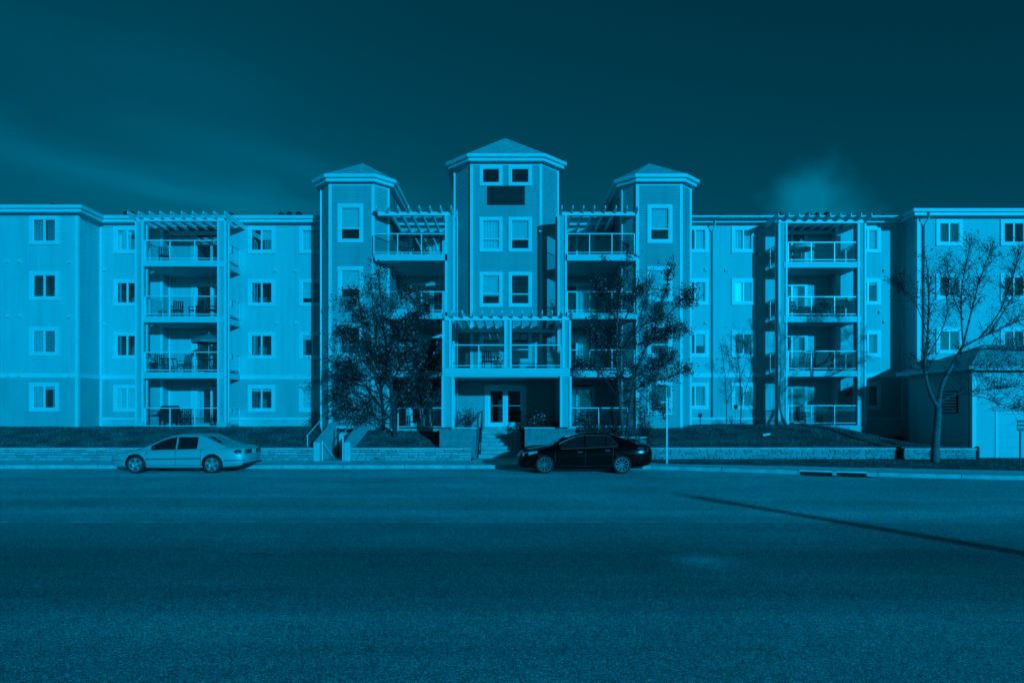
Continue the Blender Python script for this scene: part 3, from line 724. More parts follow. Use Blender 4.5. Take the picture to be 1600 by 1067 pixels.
# -------- towers
def tower(pts, z0, zt, wins, name, low=None):
    ops = []
    p1 = pts[2]
    for (x0, x1, c, d, kind, bl) in wins:
        a, b, e, f = window(x0, x1, c, d, p1[1], kind, bl, cw=.16); ops.append((2, a-p1[0], b-p1[0], e, f))
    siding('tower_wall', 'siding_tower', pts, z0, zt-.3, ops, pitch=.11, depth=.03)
    for k in (1, 2, 3, 4):
        corner_post(pts[k][0], pts[k][1]+.03, z0, zt-.33, .15, math.radians(22.5 if k in (1, 3) else 0) if k in (1, 4) else 0)
    eave(pts, zt, .32)
    return ops
LT = [(-9.29, 36.5), (-9.29, 31.2), (-8.69, 30.6), (-6.64, 30.6), (-6.04, 31.2), (-6.04, 36.5)]
CT = [(-2.92, 37.5), (-2.92, 32.9), (-2.02, 32.0), (1.44, 32.0), (2.34, 32.9), (2.34, 37.5)]
RT = [(5.37, 36.5), (5.37, 31.2), (5.99, 30.6), (8.08, 30.6), (8.68, 31.2), (8.68, 36.5)]
tower(LT, 1.0, 13.42, [(-8.33, -7.1, 10.26, 12.13, 'hung', [('r', .36, 0, 1)]), (-8.33, -7.1, 7.48, 9.14, 'hung', [('r', .4, 0, 1)]), (-8.33, -7.1, 4.8, 6.42, 'hung', []), (-8.33, -7.1, 2.05, 3.68, 'hung', [('r', 0, 0, 1)])], 'left')
tower(RT, 1.0, 13.42, [(6.46, 7.66, 10.24, 12.1, 'hung', [('r', .36, 0, .92)]), (6.46, 7.66, 7.48, 9.14, 'hung', [('r', .0, 0, 1)]), (6.46, 7.66, 4.8, 6.42, 'hung', []), (6.46, 7.66, 2.05, 3.68, 'hung', [])], 'right')
cw = []
for x0, x1, i in ((-1.63, -.47, 0), (-.18, 1.0, 1)):
    cw.append((x0, x1, 10.17, 11.92, 'hung', [('v', 0, 1)] if not i else [('r', .36, 0, 1)]))
    cw.append((x0, x1, 7.42, 9.18, 'hung', [('r', .3, 0, .9)] if not i else []))
    cw.append((x0, x1, 4.66, 6.42, 'hung', [('c', 0, .9)] if not i else []))
    cw.append((x0, x1, 13.47, 14.5, 'fixed', []))
# the entrance door opening is cut in the central tower front
DD = 31.0
def entrance():
    W = MB(); z0 = 1.47; x0, x1 = -1.33, .69
    W.box(x0, x0+.2, DD-.07, DD+.05, z0, 3.5); W.box(x1-.2, x1, DD-.07, DD+.05, z0, 3.5); W.box(x0+.2, x1-.2, DD-.07, DD+.05, 3.3, 3.5)
    E = W.build('entrance', 'trim', B); mid = (x0+x1)/2
    for a, b in ((x0+.2, mid-.035), (mid+.035, x1-.2)):
        m = MB(); s = .09; m.box(a, b, DD-.03, DD+.02, 3.2, 3.3); m.box(a, b, DD-.03, DD+.02, z0, z0+.22); m.box(a, a+s, DD-.03, DD+.02, z0+.22, 3.2); m.box(b-s, b, DD-.03, DD+.02, z0+.22, 3.2)
        m.build('door', 'vinyl', E)
        MB().box(a+s, b-s, DD-.01, DD, z0+.22, 3.2).build('pane', 'doorglass', E)
        MB().box(a+s, b-s, DD-.075, DD-.03, z0+1.0, z0+1.05).build('push_bar', 'chrome', E)
    MB().box(mid-.035, mid+.035, DD-.04, DD+.03, z0, 3.3).build('mullion', 'trim', E)
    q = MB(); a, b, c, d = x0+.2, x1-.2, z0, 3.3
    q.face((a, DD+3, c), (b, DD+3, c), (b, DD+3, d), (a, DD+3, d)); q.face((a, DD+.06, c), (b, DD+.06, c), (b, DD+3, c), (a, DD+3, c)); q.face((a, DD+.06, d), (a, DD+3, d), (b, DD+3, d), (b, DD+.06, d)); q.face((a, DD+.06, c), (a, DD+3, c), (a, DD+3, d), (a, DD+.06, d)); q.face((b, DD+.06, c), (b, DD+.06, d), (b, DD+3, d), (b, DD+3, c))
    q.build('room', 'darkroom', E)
    for z in (1.9, 2.3, 2.6): MB().box(-.1, .4, DD+1.6, DD+1.7, z, z+.05).build('mail_shelf', 'trim', E)
    return x0+.1, x1-.1, z0-.2, 3.4
eo = entrance()
ops = []
for (x0, x1, c, d, kind, bl) in cw:
    a, b, e, f = window(x0, x1, c, d, 32.0, kind, bl, cw=.15); ops.append((2, a+2.02, b+2.02, e, f))
siding('porch_wall', 'siding_tower', [(-2.75, DD), (2.2, DD)], 1.3, 3.69, [(0, eo[0]+2.75, eo[1]+2.75, eo[2], eo[3])], pitch=.11, depth=.02)
MB().box(2.1, 2.2, 28.5, DD-.02, 1.4, 3.69).build('porch_shade_wall', 'siding_tower', B)  # wall added to keep the low sun off the entrance's right side
siding('tower_wall', 'siding_tower', CT, 1.3, 14.62, ops, pitch=.11, depth=.03)
for k in (1, 2, 3, 4): corner_post(CT[k][0], CT[k][1]+.03, 1.4, 14.58, .15)
eave(CT, 14.92, .36)
# ventilation louvre high on the central tower
LV = MB().box(-1.24, .64, 31.955, 32.03, 12.52, 13.46).build('vent_louvre', 'louvre', B)
for k in range(10): MB().bar((-1.2, 31.93, 12.58+k*.09), (.6, 31.93, 12.58+k*.09), .04, .012).build('slat', 'slatdark', LV)
def tower_roof(pts, zt, ov, apex, ridge_y):
    # same mitred outline as the gutters, slightly inside them
    q = [Vector(p) for p in pts]; outl = []
    for k, p in enumerate(q):
        ds = []
        if k: ds.append((q[k]-q[k-1]).normalized())
        if k < len(q)-1: ds.append((q[k+1]-q[k]).normalized())
        ns = [Vector((d.y, -d.x)) for d in ds]; mv = ns[0] if len(ns) == 1 else (ns[0]+ns[1])/(1+ns[0].dot(ns[1]))
        outl.append((p.x+mv.x*ov, p.y+mv.y*ov, zt+.012))
    A = apex; Bk = (apex[0], ridge_y, apex[2]); m = MB(); o = outl
    m.face(o[2], o[3], A); m.face(o[3], o[4], A); m.face(o[4], o[5], Bk, A); m.face(o[1], o[2], A); m.face(o[0], o[1], A, Bk); m.face(o[5], o[0], Bk); m.face(*o[::-1])
    m.build('tower_roof', 'shingle', B)
tower_roof(LT, 13.42, .39, (-7.66, 32.9, 14.95), 35); tower_roof(RT, 13.42, .39, (7.04, 32.9, 14.95), 35); tower_roof(CT, 14.92, .43, (-.37, 34.2, 16.8), 36)
# -------- eaves and roof of the flat blocks
eave([(-33, D0), (-21.5, D0), (-21.5, DL), (-9.35, DL)], 12.27)
eave([(-6.0, 34.0), (-2.96, 34.0)], 12.3); eave([(2.38, 34.0), (5.33, 34.0)], 12.3)
eave([(8.72, DRM), (20.67, DRM), (20.67, DW), (33, DW)], 12.38)
m = MB(); m.prism([(-33, 31.3), (-21.1, 31.3), (-21.1, 33.0), (21.0, 33.0), (21.0, 32.2), (33, 32.2), (33, 46), (-33, 46)], 12.2, 12.26)
RF = m.build('roof', 'shingle', B)
m = MB(); m.face((-33, 46, 0), (33, 46, 0), (33, 46, 12.25), (-33, 46, 12.25)); m.face((-33, 31.7, 0), (-33, 46, 0), (-33, 46, 12.25), (-33, 31.7, 12.25)); m.face((33, 32.6, 0), (33, 46, 0), (33, 46, 12.25), (33, 32.6, 12.25)); m.build('rear_wall', 'siding', B)
for x, y, D in ((84, 320, 34), (198, 332, 37), (207, 332, 37.5), (360, 334, 36), (440, 334, 35.5), (452, 333, 36), (467, 333, 36), (1095, 336, 36), (1128, 336, 37), (1185, 336, 36), (1218, 334, 36.5), (1263, 334, 36), (1277, 334, 36), (1292, 333, 36), (1364, 336, 36), (1380, 336, 36.5)):
    X, Z = PX(x, D), PZ(y, D)
    m = MB(); m.lathe((X, D, 12.2), (0, 0, 1), [(0, .1), (Z-12.35, .1), (Z-12.33, .18), (Z-12.22, .17), (Z-12.15, .08)], 10); m.build('roof_vent', 'vent', RF)
# back walls behind the middle balconies
def back_bay(x0, x1, D, dx0, dx1, cur):
    ops = []
    for k in (1, 2, 3, 4):
        a, b, c, d = sliding_door(dx0, dx1, F[k]+.04, F[k]+2.12, D, cur[k]); ops.append((0, a-x0, b-x0, c, d))
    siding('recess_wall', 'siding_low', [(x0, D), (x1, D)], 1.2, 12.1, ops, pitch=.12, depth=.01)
back_bay(-6.04, -2.92, 34.0, -5.45, -3.55, {4: (.35, .9), 3: (0, .7), 2: (.2, .5), 1: (.5, .9)})
back_bay(2.34, 5.37, 34.0, 2.5, 4.4, {4: None, 3: (.5, 1), 2: (.45, .9), 1: (.2, .6)})

# -------- balconies, railings, columns, pergolas
def railing(par, p, q, zf, n, glass=True, end=True, h=.98):
    p, q = Vector((p[0], p[1], 0)), Vector((q[0], q[1], 0)); u = Vector((0,0,1))
    MB().bar(p+u*(zf+h), q+u*(zf+h), .055, .045).build('top_rail', 'metal', par)
    MB().bar(p+u*(zf+.1), q+u*(zf+.1), .04, .035).build('bottom_rail', 'metal', par)
    for k in range(n+1):
        a = p+(q-p)*k/n
        if (k == n and not end): continue
        MB().bar(a+u*(zf-.03), a+u*(zf+h-.02), .05).build('rail_post', 'metal', par)
    if glass:
        for k in range(n):
            a, b = p+(q-p)*(k+.06)/n, p+(q-p)*(k+.94)/n
            MB().bar(a+u*(zf+.54), b+u*(zf+.54), .012, .78).build('glass_panel', 'railglass', par)
def slab(x0, x1, y0, y1, zf, th=.30):
    b = MB().box(x0, x1, y0, y1, zf-th, zf-.03).build('balcony', 'balcony_soffit', B)
    MB().box(x0-.03, x1+.03, y0-.05, y0, zf-th-.01, zf-.01).build('edge_board', 'edge', b)
    MB().box(x0-.03, x0, y0, y1, zf-th-.01, zf-.01).build('edge_board', 'edge', b); MB().box(x1, x1+.03, y0, y1, zf-th-.01, zf-.01).build('edge_board', 'edge', b)
    return b
def column(x0, x1, y0, y1, z0, z1, base=True):
    c = MB().box(x0, x1, y0, y1, z0, z1).build('column', 'siding_low', B)
    t = .05
    for X in (x0, x1):
        for Y in (y0, y1): MB().box(X-t, X+t, Y-t, Y+t, z0+.001, z1-.001).build('corner_board', 'trim', c)
    if base: MB().box(x0-.07, x1+.07, y0-.07, y1+.07, z0-.5, z0+.3).build('plinth', 'foundation', c)
    return c
rafter_cache = {}
def pergola(x0, x1, yf, yb, zb, n, tip=.42, beam_w=.14, beam2=True, ext=(.25, .25), rr=.28):
    pg = MB().box(x0-ext[0]*.3, x1+ext[1]*.3, yf-.02, yf+beam_w, zb, zb+.17).build('pergola', 'trim', B)
    if beam2: MB().box(x0, x1, yb-.28, yb-.1, zb+.0, zb+.17).build('beam', 'trim', pg)
    key = (round(yf, 2), round(yb, 2), rr, tip)
    if key not in rafter_cache:
        m = MB(); a, b = -tip, yb-yf; w = .022; i = 0
        pr = [(a, .13), (a, .17+.0), (a+.02, rr), (b, rr), (b, 0), (a+.28, 0)]
        k = len(pr); m.v += [(-w, y, z) for y, z in pr]+[(w, y, z) for y, z in pr]
        m.f.append(tuple(range(k))); m.f.append(tuple(range(2*k-1, k-1, -1)))
        for j in range(k): m.f.append((j, k+j, k+(j+1) % k, (j+1) % k))
        me = bpy.data.meshes.new('rafter'); me.from_pydata(m.v, [], m.f); me.materials.append(MAT['trim'])
        bm = bmesh.new(); bm.from_mesh(me); bmesh.ops.recalc_face_normals(bm, faces=bm.faces); bm.to_mesh(me); bm.free(); rafter_cache[key] = me
    for k in range(n):
        o = bpy.data.objects.new('rafter', rafter_cache[key]); col.objects.link(o); o.parent = pg
        X = x0-ext[0]+(x1-x0+ext[0]+ext[1])*k/(n-1); o.location = Vector((X, yf, zb+.1))-B.location
    return pg
# left bay
yl = 31.5
for k in (2, 3, 4):
    b = slab(-18.2, -14.2, yl+.02, DR_-.03, F[k]); railing(b, (-18.08, yl+.06), (-14.42, yl+.06), F[k], 3); railing(b, (-14.2, yl+.1), (-14.2, DL-.05), F[k], 1); railing(b, (-18.2, yl+.3), (-18.2, DL-.05), F[k], 1)
b = MB().box(-18.55, -14.0, yl, DR_-.03, 1.0, F[1]-.01).build('patio_slab', 'foundation', B); railing(b, (-18.08, yl+.06), (-14.42, yl+.06), F[1], 3); railing(b, (-14.2, yl+.1), (-14.2, DL-.05), F[1], 1)
column(-18.49, -18.16, yl, yl+.33, F[1], 11.55); column(-14.44, -14.1, yl, yl+.33, F[1], 11.55)
pergola(-18.4, -14.2, yl+.0, DL+.7, 11.56, 10, tip=.45)
# right bay
yr = 32.35
for k in (2, 3, 4):
    z = F[k]+DZ; b = slab(13.75, 17.6, yr+.02, DQ-.03, z); railing(b, (13.98, yr+.06), (17.5, yr+.06), z, 3); railing(b, (13.62, yr+.3), (13.62, DRM-.05), z, 1); railing(b, (17.6, yr+.3), (17.6, DRM-.05), z, 1)
b = MB().box(13.4, 17.9, yr, DQ-.03, 1.0, F[1]+DZ-.01).build('patio_slab', 'foundation', B); railing(b, (13.98, yr+.06), (17.5, yr+.06), F[1]+DZ, 3)
column(13.5, 13.86, yr, yr+.36, F[1]+.13, 11.7, False); column(17.5, 17.84, yr, yr+.34, F[1]+.13, 11.7, False)
pergola(13.55, 17.7, yr, DRM+.7, 11.72, 10, tip=.45)
# middle bays
ym = 30.3
for k in (2, 3, 4):
    b = slab(-6.45, -3.1, ym, 33.97, F[k]); railing(b, (-6.55, ym+.05), (-3.16, ym+.05), F[k], 3)
    b = slab(2.56, 5.86, ym, 33.97, F[k]); railing(b, (2.62, ym+.05), (5.8, ym+.05), F[k], 3)
b = MB().box(-6.0, -3.0, ym, 33.97, .9, F[1]).build('patio_slab', 'foundation', B); railing(b, (-5.4, ym+.05), (-3.2, ym+.05), F[1], 2, False)
b = MB().box(2.6, 5.35, ym, 33.97, .9, F[1]).build('patio_slab', 'foundation', B); railing(b, (2.72, ym+.05), (5.5, ym+.05), F[1], 2)
column(-3.12, -2.76, ym, ym+.34, F[1], 11.48, False); column(2.2, 2.55, ym, ym+.34, F[1], 11.48, False)
pergola(-6.35, -2.95, ym, 34.0, 11.48, 8, tip=.35, ext=(.0, .1)); pergola(2.35, 5.8, ym, 34.0, 11.48, 8, tip=.35, ext=(.0, .1))
# entrance porch with the balcony over it
yp = 27.4
b = slab(-2.95, 2.45, yp, 31.97, F[2]-.06, .27)
MB().box(-2.98, 2.48, yp-.03, yp+.06, 3.735, 3.80).build('edge_strip', 'trim', b); MB().box(-2.93, 2.43, yp+.005, yp+.4, 3.735, 3.815).build('ceiling_void', 'soffit', b)
railing(b, (-2.55, yp+.06), (-.3, yp+.06), F[2]-.06, 2); railing(b, (-.05, yp+.06), (2.1, yp+.06), F[2]-.06, 2)
railing(b, (-2.88, yp+.5), (-2.88, 30.2), F[2]-.06, 2); railing(b, (2.38, yp+.5), (2.38, 30.2), F[2]-.06, 2)
MB().box(-2.54, 2.1, yp+.06, yp+.2, 3.69, 3.728).build('porch_beam', 'trim', B)
MB().box(-2.9, 2.4, yp+.27, 31.95, 3.70, 3.727).build('porch_ceiling', 'soffit', B)
column(-2.96, -2.54, yp, yp+.4, 1.55, 3.73, False); column(2.1, 2.5, yp, yp+.4, 1.55, 3.73, False)
column(-2.94, -2.66, yp+.05, yp+.33, F[2]-.06, 6.12, False); column(2.2, 2.48, yp+.05, yp+.33, F[2]-.06, 6.12, False); column(-.28, -.06, yp+.05, yp+.27, F[2]-.06, 6.12, False)
pergola(-2.85, 2.4, yp, 31.95, 6.12, 14, tip=.4, beam2=True, ext=(.1, .15))
# downpipes and small wall fittings
def downpipe(x, y, z0, z1, ov=.5, r=.045):
    MB().tube([(x, y-ov, z1), (x, y-ov, z1-.25), (x, y-.09, z1-.6), (x, y-.09, z0)], r, 8).build('downpipe', 'pipe', B, smooth=True)
downpipe(10.58, DRM, 1.9, 12.25); downpipe(20.95, DW, .8, 12.25); downpipe(-9.6, DL, 1.9, 12.1); downpipe(-2.62, ym+.36, 1.5, 11.75, .25); downpipe(2.1, ym+.36, 1.5, 11.75, .25)
for x, y, D in ((12, 409, D0), (31, 409, D0), (109, 410, D0), (13, 494, D0), (32, 494, D0), (109, 495, D0), (14, 587, D0), (31, 587, D0), (109, 588, D0), (164, 422, DL), (164, 507, DL), (374, 422, DL), (431, 423, DL), (461, 423, DL), (374, 506, DL), (433, 505, DL), (462, 505, DL), (463, 588, DL), (1103, 422, DRM), (1135, 423, DRM), (1103, 505, DRM), (1382, 423, DRM), (1375, 488, DRM), (1382, 503, DRM)):
    X, Z = PX(x, D), PZ(y, D)
    m = MB(); i = 0; m.box(X-.09, X+.09, D-.05, D+.02, Z-.09, Z+.09); m.face((X-.08, D-.05, Z+.08), (X+.08, D-.05, Z+.08), (X+.08, D-.12, Z-.05), (X-.08, D-.12, Z-.05)); m.face((X-.08, D-.05, Z+.08), (X-.08, D-.12, Z-.05), (X-.08, D-.05, Z-.05)); m.face((X+.08, D-.05, Z+.08), (X+.08, D-.05, Z-.05), (X+.08, D-.12, Z-.05))
    m.build('dryer_vent', 'trim', B)

# ================================================================== GARAGE
G = empty('garage_building', (22, 29.5, .2), 'low hip roofed garage with lapped siding and louvred side wall at right', 'garage')
def wallG(m, pts, z0, z1, ops=()):
    global B
    b0 = B; B = G; o = siding('wall', m, pts, z0, z1, ops, pitch=.12, depth=.02); B = b0; return o
GX, GY0, GY1 = 20.05, 27.85, 32.3
wallG('siding', [(GX, GY1), (GX, GY0)], .1, 4.05); wallG('siding', [(GX, GY0), (28.5, GY0)], .1, 4.05, [(0, .98, 3.9, .1, 2.2)])
MB().box(28.5, 28.55, GY0, GY1, .1, 4.05).build('wall', 'siding_low', G); MB().box(GX+.02, 28.5, GY1, GY1+.05, .1, 4.05).build('wall', 'siding_low', G)
MB().box(GX-.07, GX+.1, GY0-.07, GY0+.1, .1, 4.0).build('corner_trim', 'trim', G)
gd = MB().box(GX+1.05, GX+3.83, GY0+.02, GY0+.08, .12, 2.13).build('garage_door', 'garage', G)
for k in range(4): MB().box(GX+1.08, GX+3.8, GY0+.0, GY0+.05, .14+k*.5, .14+k*.5+.485).build('panel', 'garage', gd, bevel=.012)
m = MB(); m.box(GX+.97, GX+1.07, GY0-.04, GY0+.09, .12, 2.24); m.box(GX+3.81, GX+3.91, GY0-.04, GY0+.09, .12, 2.24); m.box(GX+1.07, GX+3.81, GY0-.04, GY0+.09, 2.14, 2.24); m.build('door_frame', 'trim', G)
m = MB(); ov = .4; zt = 4.16; a = (GX-ov, GY0-ov, zt); b = (28.9, GY0-ov, zt); c = (28.9, GY1+.3, zt); d = (GX-ov, GY1+.3, zt); r0 = (GX+2.1, 30.1, 5.35); r1 = (27, 30.1, 5.35)
m.face(a, b, r1, r0); m.face(b, c, r1); m.face(c, d, r0, r1); m.face(d, a, r0); m.face(d, c, b, a); m.build('roof', 'shingle', G)
m = MB(); m.box(GX-ov-.03, 28.9, GY0-ov-.09, GY0-ov, zt-.16, zt+.01); m.box(GX-ov-.09, GX-ov, GY0-ov-.09, GY1+.3, zt-.16, zt+.01); m.build('gutter', 'trim', G)
MB().box(GX-ov, 28.5, GY0-ov, GY0-.03, zt-.14, zt-.1).build('soffit', 'soffit', G); MB().box(GX-ov, GX-.03, GY0-ov, GY1, zt-.14, zt-.1).build('soffit', 'soffit', G)
lv = MB().box(GX-.06, GX-.01, 28.75, 29.75, 2.15, 3.15).build('louvre', 'louvre', G)
for k in range(7): MB().bar((GX-.08, 28.78, 2.24+k*.135), (GX-.08, 29.72, 2.24+k*.135), .03, .07).build('slat', 'trim', lv)
m = MB(); m.tube([(GX-.2, GY0-ov+.1, zt-.12), (GX-.06, GY0+.2, zt-.5), (GX-.06, GY0+.2, .3)], .04, 8); m.build('downpipe', 'pipe', G)

# ================================================================== CARS
def smooth_curve(xs, ys):
    xs = np.array(xs, float); ys = np.array(ys, float); n = len(xs)
    d = np.diff(ys)/np.diff(xs); m = np.zeros(n); m[0], m[-1] = d[0], d[-1]
    for i in range(1, n-1):
        m[i] = 0 if d[i-1]*d[i] <= 0 else 2*d[i-1]*d[i]/(d[i-1]+d[i])
    def f(x):
        x = min(max(x, xs[0]), xs[-1]); i = min(max(int(np.searchsorted(xs, x))-1, 0), n-2); h = xs[i+1]-xs[i]; t = (x-xs[i])/h
        return float((2*t**3-3*t*t+1)*ys[i]+(t**3-2*t*t+t)*h*m[i]+(-2*t**3+3*t*t)*ys[i+1]+(t**3-t*t)*h*m[i+1])
    return f
def loft(secs, closed_ends=True):
    m = MB(); n = len(secs[0])
    for s in secs: m.v += [tuple(p) for p in s]
    for k in range(len(secs)-1):
        for j in range(n):
            a = k*n+j; b = k*n+(j+1) % n; m.f.append((a, b, b+n, a+n))
    m.f.append(tuple(range(n-1, -1, -1))); e = (len(secs)-1)*n; m.f.append(tuple(e+j for j in range(n)))
    return m
def make_car(spec, label):
    L_, Wd = spec['L'], spec['W']; hw = Wd/2
    root = empty('parked_car', (0, 0, 0), label, 'car', 'cars parked along the kerb')
    top = smooth_curve(*spec['deck']); belt = smooth_curve(*spec['belt']); zb = smooth_curve(*spec['bottom']); wf = smooth_curve(*spec['plan']); roof = smooth_curve(*spec['roof'])
    def ysec(x, z):   # outer half width of the lower body at height z
        wx = hw*wf(x); b0, bt = zb(x), belt(x); t = (z-b0)/(bt-b0)
        return wx*float(np.interp(t, [0, .12, .35, .62, .78, 1.0], [.90, .965, .99, 1.0, .985, .925]))
    xs = sorted(set(list(np.linspace(0, .5, 10))+list(np.linspace(.5, L_-.5, 44))+list(np.linspace(L_-.5, L_, 10))))
    secs = []
    for x in xs:
        b0, bt, tp = zb(x), belt(x), max(top(x), belt(x)+.002); half = []
        for t in (0, .06, .12, .22, .35, .5, .62, .72, .80, .9, 1.0): z = b0+(bt-b0)*t; half.append((ysec(x, z), z))
        ye = half[-1][0]
        half += [(ye*.93, bt+(tp-bt)*.38), (ye*.8, bt+(tp-bt)*.72), (ye*.5, bt+(tp-bt)*.93)]
        s = [(x, -y, z) for y, z in half]+[(x, 0, tp)]+[(x, y, z) for y, z in reversed(half)]
        secs.append(s)
    lo = loft(secs)
    me = bpy.data.meshes.new('body'); me.from_pydata(lo.v, [], lo.f)
    bm = bmesh.new(); bm.from_mesh(me); bmesh.ops.recalc_face_normals(bm, faces=bm.faces); bm.to_mesh(me); bm.free()
    me.materials.append(MAT[spec['paint']])
    body = bpy.data.objects.new('body', me); col.objects.link(body)
    wr = spec['wr']; wx_ = spec['wheels']
    for wx0 in wx_:
        c = MB(); c.lathe((wx0, -hw-.2, wr), (0, 1, 0), [(0, wr+.055), (.52, wr+.055)], 40); c.lathe((wx0, hw-.32, wr), (0, 1, 0), [(0, wr+.055), (.52, wr+.055)], 40)
        co = c.build('cutter', 'blackplastic'); cbm = bmesh.new(); cbm.from_mesh(co.data); bmesh.ops.recalc_face_normals(cbm, faces=cbm.faces); cbm.to_mesh(co.data); cbm.free()
        md = body.modifiers.new('b', 'BOOLEAN'); md.operation = 'DIFFERENCE'; md.object = co; md.solver = 'EXACT'
        dg = bpy.context.evaluated_depsgraph_get(); nm = bpy.data.meshes.new_from_object(body.evaluated_get(dg)); body.modifiers.clear(); body.data = nm
        bpy.data.objects.remove(co)
    # dark arch linings: faces that the cut made
    me = body.data; me.materials.clear(); me.materials.append(MAT[spec['paint']]); me.materials.append(MAT['blackplastic'])
    for p in me.polygons:
        c = p.center; p.use_smooth = True; p.material_index = 0
        for wx0 in wx_:
            r = math.hypot(c.x-wx0, c.z-wr); 
            if (r < wr+.058) and (abs(r-(wr+.055)) < .004 or (abs(abs(c.y)-(hw-.32)) < .004)): p.material_index = 1; p.use_smooth = False
    me.name = 'body'; body.parent = root
    try: me.set_sharp_from_angle(angle=math.radians(38))
    except Exception: pass
    # greenhouse
    gx0, gx1 = spec['gh']; lean = spec['lean']
    def gy(x, z): return hw*wf(x)*.925-.02-(z-belt(x))*lean
    secs = []
    for x in np.linspace(gx0, gx1, 46):
        zr = max(roof(x), belt(x)+.012); b = belt(x)-.03; H = zr-b; half = []
        for t in (0, .25, .5, .72, .86): z = b+H*t; half.append((gy(x, z), z))
        ye = half[-1][0]
        half += [(ye*.965, b+H*.94), (ye*.87, b+H*.975), (ye*.5, b+H*.996)]
        secs.append([(x, -y, z) for y, z in half]+[(x, 0, zr)]+[(x, y, z) for y, z in reversed(half)])
    gm = loft(secs); gh = gm.build('cabin', spec['paint'], root, smooth=True)
    bm = bmesh.new(); bm.from_mesh(gh.data); bmesh.ops.recalc_face_normals(bm, faces=bm.faces); bm.to_mesh(gh.data); bm.free()
    try: gh.data.set_sharp_from_angle(angle=math.radians(50))
    except Exception: pass
    # side glass
    for s in (-1, 1):
        for xa, xb in spec['side']:
            m = MB(); pv = None
            for x in np.linspace(xa, xb, 14):
                z0 = belt(x)+.012; z1 = max(min(roof(x)-.085, spec['glass_top']), z0+.004)
                if 'qtr' in spec: z1 = max(min(z1, z0+(spec['qtr']-x)*spec['qk']), z0+.003)
                row = []
                for t in np.linspace(0, 1, 6):
                    z = z0+(z1-z0)*t; row.append((x, s*(gy(x, z)+.007), z))
                if pv:
                    for j in range(5): m.face(pv[j], row[j], row[j+1], pv[j+1]) if s < 0 else m.face(pv[j+1], row[j+1], row[j], pv[j])
                pv = row
            m.build('side_window', 'carglass', root, smooth=True)
    for nm_, xa, xb in (('windscreen', *spec['ws']), ('rear_window', *spec['rw'])):
        m = MB(); pv = None
        for x in np.linspace(xa, xb, 40):
            zr = max(roof(x), belt(x)+.012); b = belt(x)-.03; H = zr-b; ye = gy(x, b+H*.86)
            row = [(x, k*ye*.86, (b+H*(.996 if abs(k) > .6 else 1.0))+.014-.02*abs(k)**3*H) for k in np.linspace(-1, 1, 9)]
            if pv:
                for j in range(8): m.face(pv[j], row[j], row[j+1], pv[j+1])
            pv = row
        m.build(nm_, 'carglass', root, smooth=True)
    # wheels
    for wx0 in wx_:
        for s in (-1, 1):
            yo = s*(hw-.015); ax = (0, -s, 0)
            T = MB().lathe((wx0, yo, wr), ax, [(0.02, wr*.72), (0, wr*.8), (0, wr*.92), (.025, wr), (.19, wr), (.21, wr*.9), (.2, wr*.7)], 36, cap=False).build('wheel', 'tyre', root, smooth=True)
            R = MB(); R.lathe((wx0, yo, wr), ax, [(.01, wr*.72), (.004, wr*.68), (.05, wr*.64), (.12, wr*.62), (.12, .01)], 32, cap=False)
            R.build('rim', 'steelrim' if spec['rim'] == 'steelrim' else 'steelrim', T, smooth=True)
            S = MB(); ns = spec['spokes']
            for k in range(ns):
                a = 2*math.pi*k/ns+.3
                S.bar((wx0+.05*math.cos(a), yo-s*.03, wr+.05*math.sin(a)), (wx0+wr*.66*math.cos(a), yo-s*.018, wr+wr*.66*math.sin(a)), spec['sw'], .03) if False else None
                c_, s_ = math.cos(a), math.sin(a); w0, w1 = spec['sw']*.45, spec['sw']*.62; r0, r1 = .04, wr*.68
                pts = [(r0, -w0), (r1, -w1), (r1, w1), (r0, w0)]
                f = [(wx0+r*c_-u*s_, yo-s*(.012 if r > .1 else .022), wr+r*s_+u*c_) for r, u in pts]; g_ = [(p[0], p[1]-s*.03, p[2]) for p in f]
                i = len(S.v); S.v += f+g_; S.f += [(i, i+1, i+2, i+3), (i+7, i+6, i+5, i+4)]+[(i+j, i+4+j, i+4+(j+1) % 4, i+(j+1) % 4) for j in range(4)]
            S.lathe((wx0, yo, wr), ax, [(.008, .055), (.03, .06)], 14); S.lathe((wx0, yo, wr), ax, [(.0, wr*.735), (.0, wr*.67), (.03, wr*.66), (.03, wr*.73)], 32, cap=False)
            S.build('spokes', spec['rim'], T)
    # trim: door seams, handles, mirror, lamps, plates
    for s in (-1, 1):
        m = MB()
        for x in spec['seams']:
            pv = None
            for t in np.linspace(.14, .98, 12):
                z = zb(x)+(belt(x)-zb(x))*t; p = (x+spec.get('sl', 0)*(t-.5), s*(ysec(x, z)+.001), z)
                if pv: m.bar(pv, p, .012, .006)
                pv = p
        pv = None
        for x in np.linspace(spec['seams'][0], spec['seams'][-1], 14):
            z = zb(x)+(belt(x)-zb(x))*.14; p = (x, s*(ysec(x, z)+.001), z)
            if pv: m.bar(pv, p, .012, .008)
            pv = p
        m.build('door_seam', 'blackplastic', root)
        pv = None; m = MB()
        if spec['mould']:
            for x in np.linspace(spec['wheels'][0]+.42, spec['wheels'][1]-.42, 16):
                z = zb(x)+(belt(x)-zb(x))*.50; p = (x, s*(ysec(x, z)+.006), z)
                if pv: m.bar(pv, p, .018, .05)
                pv = p
            m.build('side_moulding', 'pot', root)
            for xa_, xb_ in ((.02, spec['wheels'][0]-.42), (spec['wheels'][1]+.42, L_-.03)):
                pv = None; m = MB()
                for x in np.linspace(xa_, xb_, 12):
                    z = .47; p = (x, s*(ysec(x, z)+.005), z)
                    if pv: m.bar(pv, p, .016, .04)
                    pv = p
                m.build('bumper_moulding', 'pot', root)
